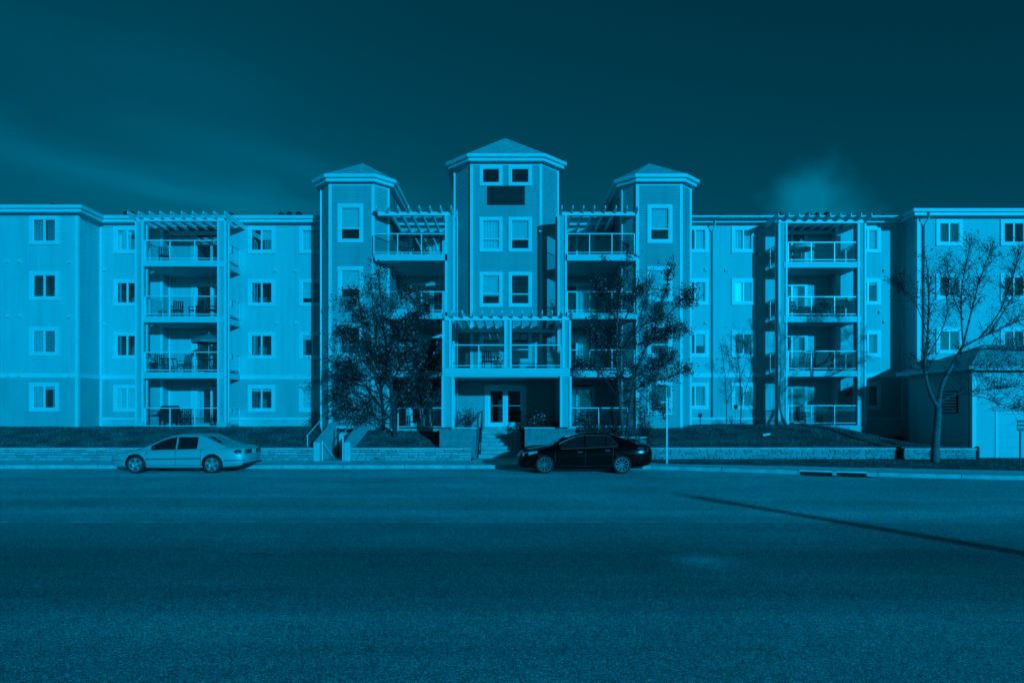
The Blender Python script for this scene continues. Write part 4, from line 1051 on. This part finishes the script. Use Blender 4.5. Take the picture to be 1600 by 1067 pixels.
        for x in spec['handles']:
            z = belt(x)-spec['hz']; m = MB(); y = ysec(x, z); m.box(x, x+.17, s*y-.022, s*y+.022, z-.016, z+.016); m.build('door_handle', spec['handle_mat'], root, bevel=.008)
        x = spec['mirror']; z = belt(x)+.07; y = gy(x, z); m = MB(); m.box(x-.06, x+.06, s*(y+.11)-.08, s*(y+.11)+.08, z-.055, z+.065); mr = m.build('mirror', spec['paint'] if spec['paint'] == 'black' else 'blackplastic', root, smooth=True, bevel=.03)
        m = MB().bar((x+.02, s*(y-.02), z-.04), (x+.02, s*(y+.06), z-.03), .05, .03); m.build('mirror_arm', 'blackplastic', root)
        # lamps hug the body surface
        def patch(name, mt, pts, off=.006):
            m = MB(); pv = None
            for x, z0, z1 in pts:
                row = []
                for t in np.linspace(0, 1, 5):
                    z = z0+(z1-z0)*t; row.append((x, s*(ysec(x, z)+off), z))
                if pv:
                    for j in range(4): m.face(pv[j], row[j], row[j+1], pv[j+1])
                pv = row
            m.build(name, mt, root, smooth=True)
        patch('headlight', 'lamp', spec['head']); patch('tail_light', 'taillamp', spec['tail'])
        if 'fog' in spec: patch('fog_lamp', 'lamp', spec['fog'])
        pv = None; m = MB()
        for x in np.linspace(spec['side'][0][0]+.05, spec['side'][-1][1]-.02, 26):
            z = belt(x)+.004; p = (x, s*(gy(x, z)+.012), z)
            if pv: m.bar(pv, p, .016, .014)
            pv = p
        m.build('window_trim', spec['belt_mat'], root)
        if spec['paint'] == 'black':
            pv = None; m = MB()
            for x in np.linspace(spec['side'][0][0], spec['side'][-1][1], 30):
                z0 = belt(x)+.012; z = max(min(roof(x)-.075, spec['glass_top']+.01), z0); z = max(min(z, z0+(spec['qtr']-x)*spec['qk']), z0); p = (x, s*(gy(x, z)+.012), z)
                if pv: m.bar(pv, p, .012, .012)
                pv = p
            m.build('window_trim', 'chrome', root)
    # rear face
    xr = L_+.004; m = MB()
    if spec['paint'] == 'silver':
        MB().box(L_-.06, L_+.012, -hw*.72, hw*.72, .70, .86).build('tail_light', 'taillamp', root, bevel=.02)
        MB().box(L_, L_+.022, -.16, .16, .705, .855).build('number_plate', 'plate', root)
        MB().box(L_-.1, L_+.03, -hw*.8, hw*.8, .30, .36).build('bumper_strip', 'blackplastic', root, bevel=.015)
    else:
        MB().box(L_-.05, L_+.012, -.16, .16, .72, .86).build('number_plate', 'plate', root)
        for k in range(3): MB().box(-.012, .02, -hw*.5, hw*.5, .44+k*.06, .465+k*.06).build('grille_bar', 'chrome', root)
    MB().box(.35, L_-.35, -hw*.82, hw*.82, .17, .32).build('underbody', 'blackplastic', root)
    return root
silver = dict(L=4.93, W=1.85, paint='silver', wr=.325, wheels=(1.02, 3.79), rim='alloy', spokes=5, sw=.07, mould=True, handle_mat='silver', belt_mat='blackplastic', hz=.1,
    deck=([0, .10, .35, .8, 1.35, 2.5, 3.9, 4.3, 4.75, 4.88, 4.93], [.58, .70, .78, .86, .95, .97, .99, 1.0, .985, .95, .88]),
    belt=([0, .10, .4, 1.2, 2.5, 3.6, 4.4, 4.8, 4.93], [.56, .64, .71, .82, .86, .89, .90, .87, .80]),
    bottom=([0, .12, .5, 1.0, 2.5, 3.9, 4.5, 4.83, 4.93], [.36, .27, .22, .21, .20, .21, .25, .30, .38]),
    plan=([0, .05, .15, .35, .8, 1.6, 3.2, 4.1, 4.6, 4.82, 4.93], [.66, .76, .86, .93, .985, 1, 1, .985, .94, .86, .72]),
    roof=([1.2, 1.4, 1.7, 2.0, 2.25, 2.7, 3.1, 3.35, 3.7, 4.05, 4.25], [.90, 1.0, 1.15, 1.29, 1.365, 1.42, 1.41, 1.37, 1.22, 1.05, .98]),
    gh=(1.22, 4.22), lean=.36, side=((1.55, 2.44), (2.50, 3.22)), glass_top=1.31, ws=(1.42, 2.12), rw=(3.36, 4.08), qtr=3.36, qk=2.6,
    seams=(1.42, 2.47, 3.38), handles=(2.2, 3.12), mirror=1.72,
    head=[(.06, .58, .64), (.2, .57, .68), (.42, .60, .70), (.5, .65, .70)], tail=[(4.56, .76, .80), (4.66, .70, .86), (4.8, .68, .84), (4.9, .68, .80)])
black = dict(L=4.86, W=1.83, paint='black', wr=.335, wheels=(.97, 3.746), rim='darkalloy', spokes=10, sw=.026, mould=False, handle_mat='chrome', belt_mat='chrome', hz=.12, sl=.05,
    deck=([0, .10, .35, .8, 1.3, 2.5, 4.0, 4.4, 4.72, 4.82, 4.86], [.62, .76, .84, .92, 1.00, 1.02, 1.06, 1.07, 1.05, 1.0, .92]),
    belt=([0, .10, .4, 1.2, 2.5, 3.6, 4.3, 4.72, 4.86], [.58, .68, .76, .86, .92, .98, 1.0, .97, .85]),
    bottom=([0, .12, .5, 1.0, 2.5, 3.9, 4.5, 4.75, 4.86], [.32, .24, .19, .19, .18, .20, .26, .32, .40]),
    plan=([0, .05, .15, .35, .8, 1.6, 3.2, 4.1, 4.55, 4.75, 4.86], [.58, .70, .83, .92, .985, 1, 1, .99, .94, .86, .74]),
    roof=([.98, 1.2, 1.5, 1.8, 2.1, 2.6, 3.0, 3.4, 3.8, 4.2, 4.42], [.92, 1.0, 1.15, 1.29, 1.40, 1.47, 1.465, 1.41, 1.28, 1.12, 1.03]),
    gh=(1.0, 4.40), lean=.40, side=((1.50, 2.40), (2.46, 3.16), (3.2, 3.62)), glass_top=1.37, ws=(1.2, 2.0), rw=(3.5, 4.25), qtr=3.66, qk=1.1,
    seams=(1.35, 2.43, 3.42), handles=(2.16, 3.14), mirror=1.55,
    head=[(.05, .60, .68), (.2, .62, .74), (.45, .68, .78), (.72, .76, .81)], tail=[(4.32, .90, .95), (4.5, .84, .95), (4.7, .80, .93), (4.82, .78, .86)])
cs = make_car(silver, 'older silver saloon parked at the kerb on the left with its tail lights in view'); cs.location = (-14.62, 24.0, 0)
cb = make_car(black, 'glossy black saloon parked by the entrance steps with alloy wheels'); cb.location = (.2, 23.83, 0)

# ================================================================== TREES AND SHRUBS
def spline(pts, n=5):
    pts = [Vector(p) for p in pts]; out = []
    for i in range(len(pts)-1):
        p0, p1, p2, p3 = pts[max(i-1, 0)], pts[i], pts[i+1], pts[min(i+2, len(pts)-1)]
        for k in range(n):
            t = k/n; out.append(.5*((2*p1)+(p2-p0)*t+(2*p0-5*p1+4*p2-p3)*t*t+(3*p1-p0-3*p2+p3)*t**3))
    out.append(pts[-1]); return out
def rv(): return Vector((random.gauss(0,1), random.gauss(0,1), random.gauss(0,1)))
def leafq(vs, fs, p, size, asp=.62):
    d = rv().normalized(); a = d.cross(rv()).normalized(); s = size*random.uniform(.6, 1.25); w = a*s*asp*.5; i = len(vs)
    nrm = d.cross(a)*s*.12
    vs += [p-d*s*.5, p+w+nrm, p+d*s*.5, p-w+nrm]; fs.append((i, i+1, i+2)); fs.append((i, i+2, i+3))
def tree(name, label, base, limbs, D, depth, twig_len, twigs, leaves, leaf_size, bark='bark', leafmat='leaf', r0=.1, up=.35, sub=2, group=None, part='foliage', density=1.0, twigbark='darkbark', start=.25):
    T = empty(name, base, label, 'tree', group)
    tm, bmh, lv, lf = MB(), MB(), [], []
    ends = []
    for li, (px, ra, rb, dz) in enumerate(limbs):
        n = len(px); pts = []
        for k, (x, y) in enumerate(px):
            pts.append(P(x, y, D+dz*(k/(n-1))**1.2))
        sp = spline(pts, 5); rr = [ra+(rb-ra)*k/(len(sp)-1) for k in range(len(sp))]
        (tm if ra >= .035 else bmh).tube(sp, rr, 8 if ra > .06 else 6)
        tw = twigs[li] if hasattr(twigs, '__len__') else twigs
        for t in range(tw):
            f = start+(1-start)*random.random()**.8; k = min(int(f*(len(sp)-1)), len(sp)-2); p = sp[k]+(sp[k+1]-sp[k])*random.random()
            d0 = (sp[k+1]-sp[k]).normalized(); d = (d0*.55+rv()*.62+Vector((0,0,up))).normalized(); d.y *= depth; d.normalize()
            Ln = twig_len*random.uniform(.45, 1.2)*(1.15-.5*f)
            pp = [p]; q = p.copy()
            for s in range(4):
                d = (d+rv()*.18+Vector((0,0,up*.15))).normalized(); q = q+d*Ln/4; pp.append(q.copy())
            r = max(.009, rr[k]*.35); r = min(r, .022)
            bmh.tube(pp, [r, r*.8, r*.6, r*.45, r*.25], 4, cap=False); ends.append(pp)
            for s2 in range(sub):
                kk = random.randint(1, 3); e = pp[kk]; d2 = (d+rv()*.75).normalized(); q2 = e+d2*Ln*random.uniform(.3, .6)
                mid_ = e+(q2-e)*.5+rv()*.03*Ln; bmh.tube([e, mid_, q2], [r*.5, r*.4, r*.22], 4, cap=False); ends.append([e, mid_, q2])
    for k in range(leaves):
        pp = random.choice(ends); j = random.randint(0, len(pp)-2); p = pp[j]+(pp[j+1]-pp[j])*random.random()+rv()*leaf_size*.9
        leafq(lv, lf, p, leaf_size)
    tm.build('trunk', bark, T, smooth=True); bmh.build('branches', twigbark, T, smooth=True, kind='stuff')
    m = MB(); m.v = [tuple(v) for v in lv]; m.f = lf; m.build(part, leafmat, T, kind='stuff')
    return T
D1 = 29.4
tree('leafy_tree', 'dense dark leafy tree on the lawn between the left tower and the entrance', P(617, 686, D1), [
    ([(617, 688), (615, 640), (606, 560), (597, 495), (592, 428)], .12, .012, 0),
    ([(614, 660), (575, 610), (552, 580), (532, 568)], .06, .012, -.9), ([(613, 640), (645, 590), (668, 560), (688, 545)], .06, .012, .7),
    ([(609, 590), (565, 545), (535, 520)], .05, .01, .9), ([(603, 545), (640, 505), (668, 485)], .045, .01, -.8),
    ([(613, 665), (572, 645), (542, 640)], .04, .01, -.6), ([(613, 650), (650, 622), (676, 606)], .04, .01, -.9),
    ([(600, 515), (568, 485), (548, 468)], .035, .008, .4), ([(598, 500), (625, 470), (646, 452)], .035, .008, .5),
    ([(611, 610), (590, 575), (575, 540), (570, 505)], .05, .01, 1.4), ([(611, 600), (630, 560), (640, 530)], .05, .01, -1.5),
    ([(614, 665), (590, 640), (575, 655)], .03, .008, -.8), ([(612, 625), (560, 600), (545, 605), (530, 622)], .04, .008, .3), ([(612, 625), (640, 600), (660, 585)], .04, .008, 1.2)],
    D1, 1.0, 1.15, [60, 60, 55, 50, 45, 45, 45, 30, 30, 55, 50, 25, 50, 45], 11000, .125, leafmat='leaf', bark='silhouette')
D2 = 29.0
tree('birch_tree', 'slender multi stemmed tree with small dark leaves in front of the right tower', P(978, 690, D2), [
    ([(978, 692), (984, 640), (993, 588), (1009, 543), (1022, 515), (1036, 468), (1049, 415)], .085, .01, .3),
    ([(975, 692), (968, 620), (964, 545), (967, 465), (982, 392)], .075, .01, -.3),
    ([(986, 612), (1005, 601), (1030, 594), (1055, 586), (1075, 578)], .035, .008, -.6), ([(968, 625), (940, 585), (915, 570), (893, 575)], .026, .007, -.5),
    ([(965, 575), (940, 540), (922, 520)], .035, .008, .6), ([(966, 520), (985, 480), (1000, 450)], .03, .008, -.5), ([(1009, 543), (1040, 520), (1068, 515)], .03, .008, .5),
    ([(1022, 515), (1055, 480), (1070, 466), (1080, 472)], .03, .008, -.3), ([(966, 505), (945, 470), (935, 445)], .03, .008, .3), ([(990, 600), (1010, 625), (1030, 640)], .025, .006, .3), ([(993, 588), (1030, 570), (1050, 560)], .03, .008, .9)],
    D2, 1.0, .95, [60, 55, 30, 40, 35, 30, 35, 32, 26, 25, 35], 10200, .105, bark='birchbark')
D3 = 26.0
tree('bare_tree', 'nearly bare forked tree on the verge in front of the garage', P(1461, 722, D3), [
    ([(1461, 723), (1462, 690), (1465, 655), (1466, 636)], .165, .125, 0),
    ([(1466, 638), (1452, 610), (1445, 570), (1450, 515), (1451, 450), (1447, 402)], .085, .012, -.2), ([(1466, 638), (1471, 605), (1486, 574), (1505, 540)], .095, .06, .2),
    ([(1505, 540), (1502, 490), (1504, 440), (1518, 378)], .04, .008, .2), ([(1505, 540), (1517, 490), (1530, 440), (1548, 392)], .045, .008, -.4), ([(1505, 541), (1540, 524), (1590, 502), (1650, 480)], .05, .01, .4),
    ([(1530, 528), (1560, 490), (1580, 440), (1592, 395)], .03, .007, -.7), ([(1498, 552), (1540, 545), (1590, 548), (1640, 540)], .03, .007, -.9), ([(1468, 628), (1500, 614), (1550, 608), (1620, 600)], .035, .007, -1.0), ([(1500, 614), (1540, 622), (1575, 636), (1605, 640)], .02, .006, -1.2),
    ([(1448, 520), (1428, 470), (1398, 440)], .02, .005, .3), ([(1446, 560), (1470, 520), (1480, 480), (1470, 430)], .025, .006, .8), ([(1505, 500), (1485, 450), (1480, 410)], .02, .005, .6), ([(1545, 522), (1580, 470), (1620, 430)], .025, .006, .5), ([(1480, 585), (1530, 575), (1600, 575)], .02, .005, .5)],
    D3, 1.0, 1.1, [0, 70, 10, 70, 75, 75, 65, 70, 70, 50, 42, 50, 45, 55, 55], 4400, .08, leafmat='bud', bark='treebark', up=.5, part='buds', start=.3)

tree('sapling', 'thin young tree with few leaves standing against the right wall', P(1157, 662, 32.9), [
    ([(1157, 664), (1158, 630), (1156, 590), (1152, 550), (1150, 530)], .03, .007, 0), ([(1158, 625), (1168, 600), (1174, 575), (1172, 545)], .02, .005, 0), ([(1157, 600), (1146, 580), (1140, 560)], .014, .004, -.2), ([(1157, 590), (1165, 565), (1166, 540)], .014, .004, -.2)],
    32.9, .5, .7, [16, 14, 9, 9], 420, .085, bark='silhouette', leafmat='bud')

def shrub(label, c, r, n, size, matl='shrub', cat='shrub', name='shrub', fl=0, stems=14, group=None):
    S = empty(name, c, label, cat, group); m = MB(); lv, lf, gv, gf = [], [], [], []; c = Vector(c); ends = []
    for k in range(stems):
        d = Vector((random.gauss(0, .55), random.gauss(0, .55), 1)).normalized(); e = c+Vector((d.x*r[0]*1.5, d.y*r[1]*1.5, d.z*r[2]*random.uniform(.6, 1.15)))
        mid_ = c+(e-c)*.5+rv()*.04; m.tube([c+Vector((random.uniform(-.3,.3)*r[0], random.uniform(-.3,.3)*r[1], 0)), mid_, e], [.012, .008, .004], 4, cap=False); ends.append((c, mid_, e))
    for k in range(n):
        e = random.choice(ends); t = random.random()**.6; p = (e[0]*(1-t)+e[2]*t)+Vector((random.gauss(0, .22)*r[0], random.gauss(0, .22)*r[1], random.gauss(0, .12)*r[2])); p.z = max(p.z, c.z+.01)
        leafq(lv, lf, p, size)
    for k in range(fl):
        e = random.choice(ends); leafq(gv, gf, e[2]+rv()*.12, size*.9, .9)
    m.build('stems', 'darkbark', S, kind='stuff'); q = MB(); q.v = [tuple(v) for v in lv]; q.f = lf; q.build('foliage', matl, S, kind='stuff')
    if fl: q = MB(); q.v = [tuple(v) for v in gv]; q.f = gf; q.build('blossom', 'flower', S, kind='stuff')
    return S
shrub('bushy plant with tall stems in the left planter by the steps', (-2.05, 28.9, 1.46), (.5, .4, 1.0), 750, .085)
shrub('low flowering plant in the right planter by the steps', (1.35, 28.6, 1.46), (.5, .35, .55), 420, .075, fl=60)
shrub('dark upright shrub at the far right end of the right planter', (2.1, 28.5, 1.46), (.35, .3, .5), 260, .08)
shrub('wide dark shrub above the roof of the black car', (3.5, 28.9, 1.06), (.6, .4, .75), 800, .09)
shrub('dark bush between the black car roof and the birch trunk', (4.6, 28.9, 1.06), (.5, .4, .7), 700, .09)
shrub('tall ragged bush left of the street sign post', (5.9, 28.3, .75), (.45, .4, 1.15), 900, .09)
shrub('small dark shrub leaning over the black car boot', (5.4, 27.95, .6), (.4, .3, .6), 420, .085)
shrub('dark shrub on the lawn against the left tower base', (-9.5, 31.0, 1.35), (.45, .35, .65), 420, .08)
shrub('dark shrub overhanging the right hand iron handrail of the steps', (.5, 28.15, .95), (.3, .25, .75), 480, .085)
shrub('trailing plant spilling over the front of the left planter', (-2.7, 27.95, 1.3), (.35, .2, .35), 260, .07)
shrub('low spreading plant in front of the low wall at the right planter', (1.0, 27.5, .15), (.3, .2, .45), 220, .07)
shrub('spreading dark shrub at the corner between the right planter and the black car', (3.0, 27.7, .5), (.5, .3, .8), 520, .085)
for X, Y, lab in ((11.3, 32.9, 'sparse low plant below the downpipe on the right lawn'), (12.6, 32.8, 'sparse low plant beside the garden bollard light'), (13.2, 31.6, 'sparse low plant at the foot of the right balcony column')):
    shrub(lab, (X, Y, lawn_z(X, Y)), (.3, .2, .4), 90, .07, stems=8)

# ================================================================== SMALL THINGS
def signpost():
    T = empty('street_sign', P(1042, 719, 25.8), 'thin steel street sign post seen from behind, between black car and right wall', 'sign')
    b = P(1042, 720, 25.8); t = P(1042.5, 605, 25.8)
    MB().box(b.x-.03, b.x+.03, b.y-.02, b.y+.02, .05, t.z).build('post', 'galv', T)
    MB().box(t.x-.02, t.x+.13, t.y-.03, t.y-.022, t.z-.42, t.z+.04).build('sign_plate', 'sign_back', T)
signpost()
def sign2():
    D = 24.4; b = P(1594, 724, D)
    T = empty('notice_sign', (b.x, b.y, .15), 'small dark notice board on a thin post at the right edge', 'sign')
    MB().box(b.x-.025, b.x+.025, D-.02, D+.02, .1, PZ(656, D)).build('post', 'darkmetal', T)
    q = MB().box(PX(1588, D), PX(1606, D), D-.045, D-.022, PZ(673, D), PZ(656, D)).build('sign_plate', 'sign_back', T)
    for k in range(2): MB().box(PX(1589, D), PX(1605, D), D-.05, D-.046, PZ(668-k*6, D), PZ(666.5-k*6, D)).build('stripe', 'pipe', T)
sign2()
bz = lawn_z(11.05, 31.6)
T = empty('garden_light', (11.05, 31.6, bz), 'small garden lamp on a short post before the right wall', 'lamp')
MB().tube([(11.05, 31.6, bz-.05), (11.05, 31.6, bz+.85)], .025, 8).build('post', 'pipe', T); MB().lathe((11.05, 31.6, bz+.78), (0, 0, 1), [(0, .04), (.02, .08), (.16, .11), (.22, .04)], 12).build('lamp_head', 'darkmetal', T)
X, Y = P(1197, 682, 29.3).x, 29.3; z = lawn_z(X, Y)
T = empty('floodlight', (X, Y, z), 'small pale ground floodlight lying on the right lawn', 'lamp')
MB().bar((X-.16, Y, z+.1), (X+.16, Y-.05, z+.16), .16, .1).build('housing', 'metal', T, bevel=.02); MB().box(X-.03, X+.03, Y-.02, Y+.02, z-.05, z+.1).build('stake', 'darkmetal', T); MB().bar((X+.16, Y+.03, z+.06), (X+.55, Y+.05, z+.03), .2, .1).build('ballast_box', 'vent', T)
for X, Y, Z, lab in ((-1.9, 27.1, .13, 'round dark vent'),): pass
X = PX(588, 27.15); m = MB().lathe((X, 27.19, PZ(715.5, 27.15)), (0, 1, 0), [(0, .075), (.05, .085)], 14); T = m.build('drain_pipe', 'vent'); tag(T, 'round dark drain outlet low in the wall below the full leafy tree', 'pipe')
# bollards closing the wall gap by the tree
for X, lab in ((16.6, 'short dark bollard in the gap of the right stone wall'), (19.95, 'short dark bollard at the garage corner')):
    T = empty('bollard', (X, 27.45, .2), lab, 'bollard', 'dark bollards by the wall'); MB().tube([(X, 27.45, .15), (X, 27.45, .68)], .09, 12).build('post', 'vent', T); MB().lathe((X, 27.45, .68), (0, 0, 1), [(0, .09), (.05, .06)], 12).build('cap', 'vent', T)
# lamp post beyond the right of the frame; its shadow falls across the road
X, Y = 16.75, -6.5
T = empty('street_lamp', (X, Y, 0), 'tall grey street lamp beside the road whose long shadow crosses the asphalt', 'street lamp')
MB().tube([(X, Y, 0), (X, Y, 4.45)], [.25, .21], 14).build('pole', 'galv', T); MB().box(X-.25, X+.25, Y-.2, Y+.2, 0, .35).build('base', 'concrete', T); MB().lathe((X, Y, 4.45), (0, 0, 1), [(0, .2), (.1, .28), (.3, .3), (.38, .12)], 14).build('lamp_head', 'galv', T)

# -------- patio furniture
def chair_proto(m, arms=True):
    c = empty('patio_chair', (0, 0, 0), 'x', 'chair', 'patio chairs on the balconies')
    for sx in (-1, 1):
        for sy in (-1, 1): MB().bar((sx*.23, sy*.22, 0), (sx*.22, sy*.2, .42 if sy < 0 else .42), .035).build('leg', m, c)
        if arms: MB().bar((sx*.25, -.22, .62), (sx*.25, .24, .64), .05, .03).build('armrest', m, c); MB().bar((sx*.25, -.2, .42), (sx*.25, -.2, .62), .03).build('arm_post', m, c)
    MB().box(-.25, .25, -.24, .22, .40, .45).build('seat', m, c, bevel=.012)
    bk = MB(); 
    for k in range(5): bk.bar((-.2+k*.1, .21, .45), (-.2+k*.1, .31, .92), .06, .015)
    bk.bar((-.25, .31, .93), (.25, .31, .93), .05, .04); bk.build('backrest', m, c); return c
def place(p, loc, rz, label, sc=1, group=None, first=[]):
    o = copy_tree(p); o.location = loc; o.rotation_euler = (0, 0, rz); o['label'] = label
    if group: o['group'] = group
    return o
CH = chair_proto('plastic'); CW = chair_proto('wicker')
A = 'dark patio chair '
spots = [(CH, -17.6, 32.4, F[4], .6, A+'on the top left balcony, left corner'), (CW, -17.0, 32.5, F[3], .3, A+'facing the third floor left balcony rail, nearest the left column'), (CW, -16.05, 32.5, F[3], -.4, A+'beside the patio door of the third floor left balcony'),
    (CW, -15.2, 32.4, F[3], -.9, A+'in the right corner of the third floor left balcony'),
    (CH, -17.7, 32.3, F[2], .8, A+'in the left corner of the second floor left balcony'), (CH, -16.6, 32.4, F[2], -.3, A+'in the middle of the second floor left balcony'), (CH, -14.9, 32.6, F[2], -.9, A+'under the umbrella of the second floor left balcony'),
    (CH, -16.5, 32.3, F[1], .2, A+'in the middle of the ground floor left patio'), (CW, -15.0, 32.6, F[1], -.7, A+'by the right column of the ground floor left patio'),
    (CW, 14.6, 33.2, F[4]+DZ, .5, A+'on the top right balcony under the pale umbrella'), (CW, 14.8, 33.3, F[3]+DZ, .4, A+'on the third floor right balcony by the door'), (CH, 15.9, 33.2, F[3]+DZ, -.4, A+'in the middle of the third floor right balcony'),
    (CW, 15.6, 33.2, F[2]+DZ, .2, A+'in the middle of the second floor right balcony'), (CH, 16.7, 33.4, F[2]+DZ, -.5, A+'by the right wall of the second floor right balcony'), (CH, 15.2, 33.2, F[1]+DZ, .5, A+'on the ground floor right patio'),
    (CH, -4.6, 31.8, F[1], .3, A+'on the ground floor patio behind the full leafy tree'), (CH, 3.7, 31.9, F[1], .1, A+'on the ground floor patio behind the birch'), (CW, -1.1, 29.4, F[2]-.06, .3, A+'on the balcony over the entrance'), (CH, -5.2, 31.5, F[4], .7, A+'on the top balcony right of the left tower')]
used = {}
for p, X, Y, Z, rz, lab in spots:
    if p.name not in used: used[p.name] = 1; o = p; o.location = (X, Y, Z); o.rotation_euler = (0, 0, rz); o['label'] = lab
    else: place(p, (X, Y, Z), rz, lab)
def table(X, Y, Z, r, lab):
    t = empty('patio_table', (X, Y, Z), lab, 'table', 'patio tables on the balconies'); MB().lathe((X, Y, Z+.68), (0, 0, 1), [(0, r), (.03, r)], 20).build('tabletop', 'plastic', t)
    for k in range(4): a = k*math.pi/2+.6; MB().bar((X+math.cos(a)*r*.75, Y+math.sin(a)*r*.75, Z), (X+math.cos(a)*r*.5, Y+math.sin(a)*r*.5, Z+.68), .03).build('leg', 'plastic', t)
table(-17.2, 32.0, F[2], .4, 'small dark round table on the second floor left balcony'); table(-15.4, 32.2, F[2], .45, 'small dark round table under the umbrella on the left balcony'); table(14.4, 32.9, F[4]+DZ, .4, 'small dark round table on the top right balcony'); table(16.4, 32.9, F[2]+DZ, .4, 'small dark round table on the second floor right balcony')
def umbrella(X, Y, Z, zt, r, m, lab):
    u = empty('patio_umbrella', (X, Y, Z), lab, 'umbrella', 'open patio umbrellas'); MB().tube([(X, Y, Z), (X, Y, zt+.05)], .02, 8).build('pole', 'pipe', u)
    mb = MB(); n = 8; ring = [(X+r*math.cos(2*math.pi*k/n), Y+r*math.sin(2*math.pi*k/n), zt-.38) for k in range(n)]
    for k in range(n):
        a, b = ring[k], ring[(k+1) % n]; mb.face((X, Y, zt), a, b); mb.face(a, (a[0], a[1], a[2]-.12), (b[0], b[1], b[2]-.12), b)
    mb.build('canopy', m, u)
    for k in range(n): MB().bar((X, Y, zt-.03), (ring[k][0], ring[k][1], ring[k][2]-.01), .015).build('rib', 'pipe', u)
    MB().lathe((X, Y, Z), (0, 0, 1), [(0, .25), (.06, .22), (.1, .05)], 14).build('base', 'plastic', u)
umbrella(-15.3, 32.3, F[2], F[2]+2.0, .85, 'canvas', 'open dark umbrella on the second floor left balcony'); umbrella(14.9, 33.0, F[4]+DZ, F[4]+DZ+1.25, .7, 'palecanvas', 'low pale umbrella on the top right balcony'); umbrella(-3.7, 32.2, F[3], F[3]+2.0, .8, 'palecanvas', 'open pale umbrella on the third floor balcony left of the central tower')
def bbq(X, Y, Z, lab):
    b = empty('barbecue', (X, Y, Z), lab, 'barbecue', 'covered barbecues'); MB().box(X-.5, X+.5, Y-.28, Y+.28, Z+.55, Z+.85).build('firebox', 'wicker', b, bevel=.04); MB().lathe((X-.42, Y, Z+.85), (1, 0, 0), [(0, .2), (.03, .26), (.81, .26), (.84, .2)], 18).build('lid', 'wicker', b)
    MB().bar((X-.2, Y-.29, Z+.98), (X+.2, Y-.29, Z+.98), .03).build('handle', 'pipe', b); MB().box(X-.85, X-.5, Y-.22, Y+.22, Z+.8, Z+.84).build('side_shelf', 'wicker', b)
    for sx in (-.42, .42):
        for sy in (-.2, .2): MB().box(X+sx-.03, X+sx+.03, Y+sy-.03, Y+sy+.03, Z, Z+.55).build('leg', 'darkmetal', b)
bbq(-17.3, 32.4, F[1], 'dark covered barbecue on the ground floor left patio'); bbq(16.9, 33.2, F[3]+DZ, 'dark covered barbecue on the third floor right balcony')
def pot(X, Y, Z, r, lab, n=90, h=.5):
    p = empty('potted_plant', (X, Y, Z), lab, 'plant', 'potted plants on the balconies'); MB().lathe((X, Y, Z), (0, 0, 1), [(0, r*.7), (r*1.4, r), (r*1.45, r*1.05), (r*1.45, r*.8)], 14).build('pot', 'pot', p)
    lv, lf = [], []
    for k in range(n): q = Vector((X+random.gauss(0, r*.8), Y+random.gauss(0, r*.8), Z+r*1.5+abs(random.gauss(0, h*.5)))); leafq(lv, lf, q, .1)
    q = MB(); q.v = [tuple(v) for v in lv]; q.f = lf; q.build('foliage', 'shrub', p, kind='stuff')
pot(-17.9, 31.9, F[2], .16, 'potted plant by the left column of the second floor left balcony'); pot(-16.2, 31.9, F[1], .18, 'potted plant on the ground floor left patio'); pot(16.4, 32.7, F[1]+DZ, .2, 'potted plant by the rail of the ground floor right patio'); pot(15.2, 32.8, F[2]+DZ, .16, 'potted plant on the second floor right balcony'); pot(-.6, 27.9, F[2]-.06, .16, 'potted plant on the balcony over the entrance'); pot(1.0, 30.6, 1.47, .2, 'potted plant beside the entrance door'); pot(3.2, 30.9, F[1], .2, 'potted plant on the patio right of the entrance')
# hanging basket bowl fixed to the wall beside the top right-hand balcony
def basket(X, Y, Z, lab):
    b = empty('hanging_basket', (X, Y, Z), lab, 'basket', 'hanging flower baskets'); MB().lathe((X, Y, Z-.3), (0, 0, 1), [(0, .06), (.1, .17), (.2, .21)], 14).build('bowl', 'pot', b)
    for k in range(3): a = k*2.1; MB().bar((X+.2*math.cos(a), Y+.2*math.sin(a), Z-.1), (X, Y, Z+.4), .012).build('chain', 'darkmetal', b)
    lv, lf = [], []
    for k in range(110): q = Vector((X+random.gauss(0, .16), Y+random.gauss(0, .16), Z-.08+random.gauss(0, .1))); leafq(lv, lf, q, .09)
    q = MB(); q.v = [tuple(v) for v in lv]; q.f = lf; q.build('foliage', 'shrub', b, kind='stuff')
basket(17.25, 32.9, F[1]+DZ+1.75, 'hanging basket on the right side of the ground floor right patio')
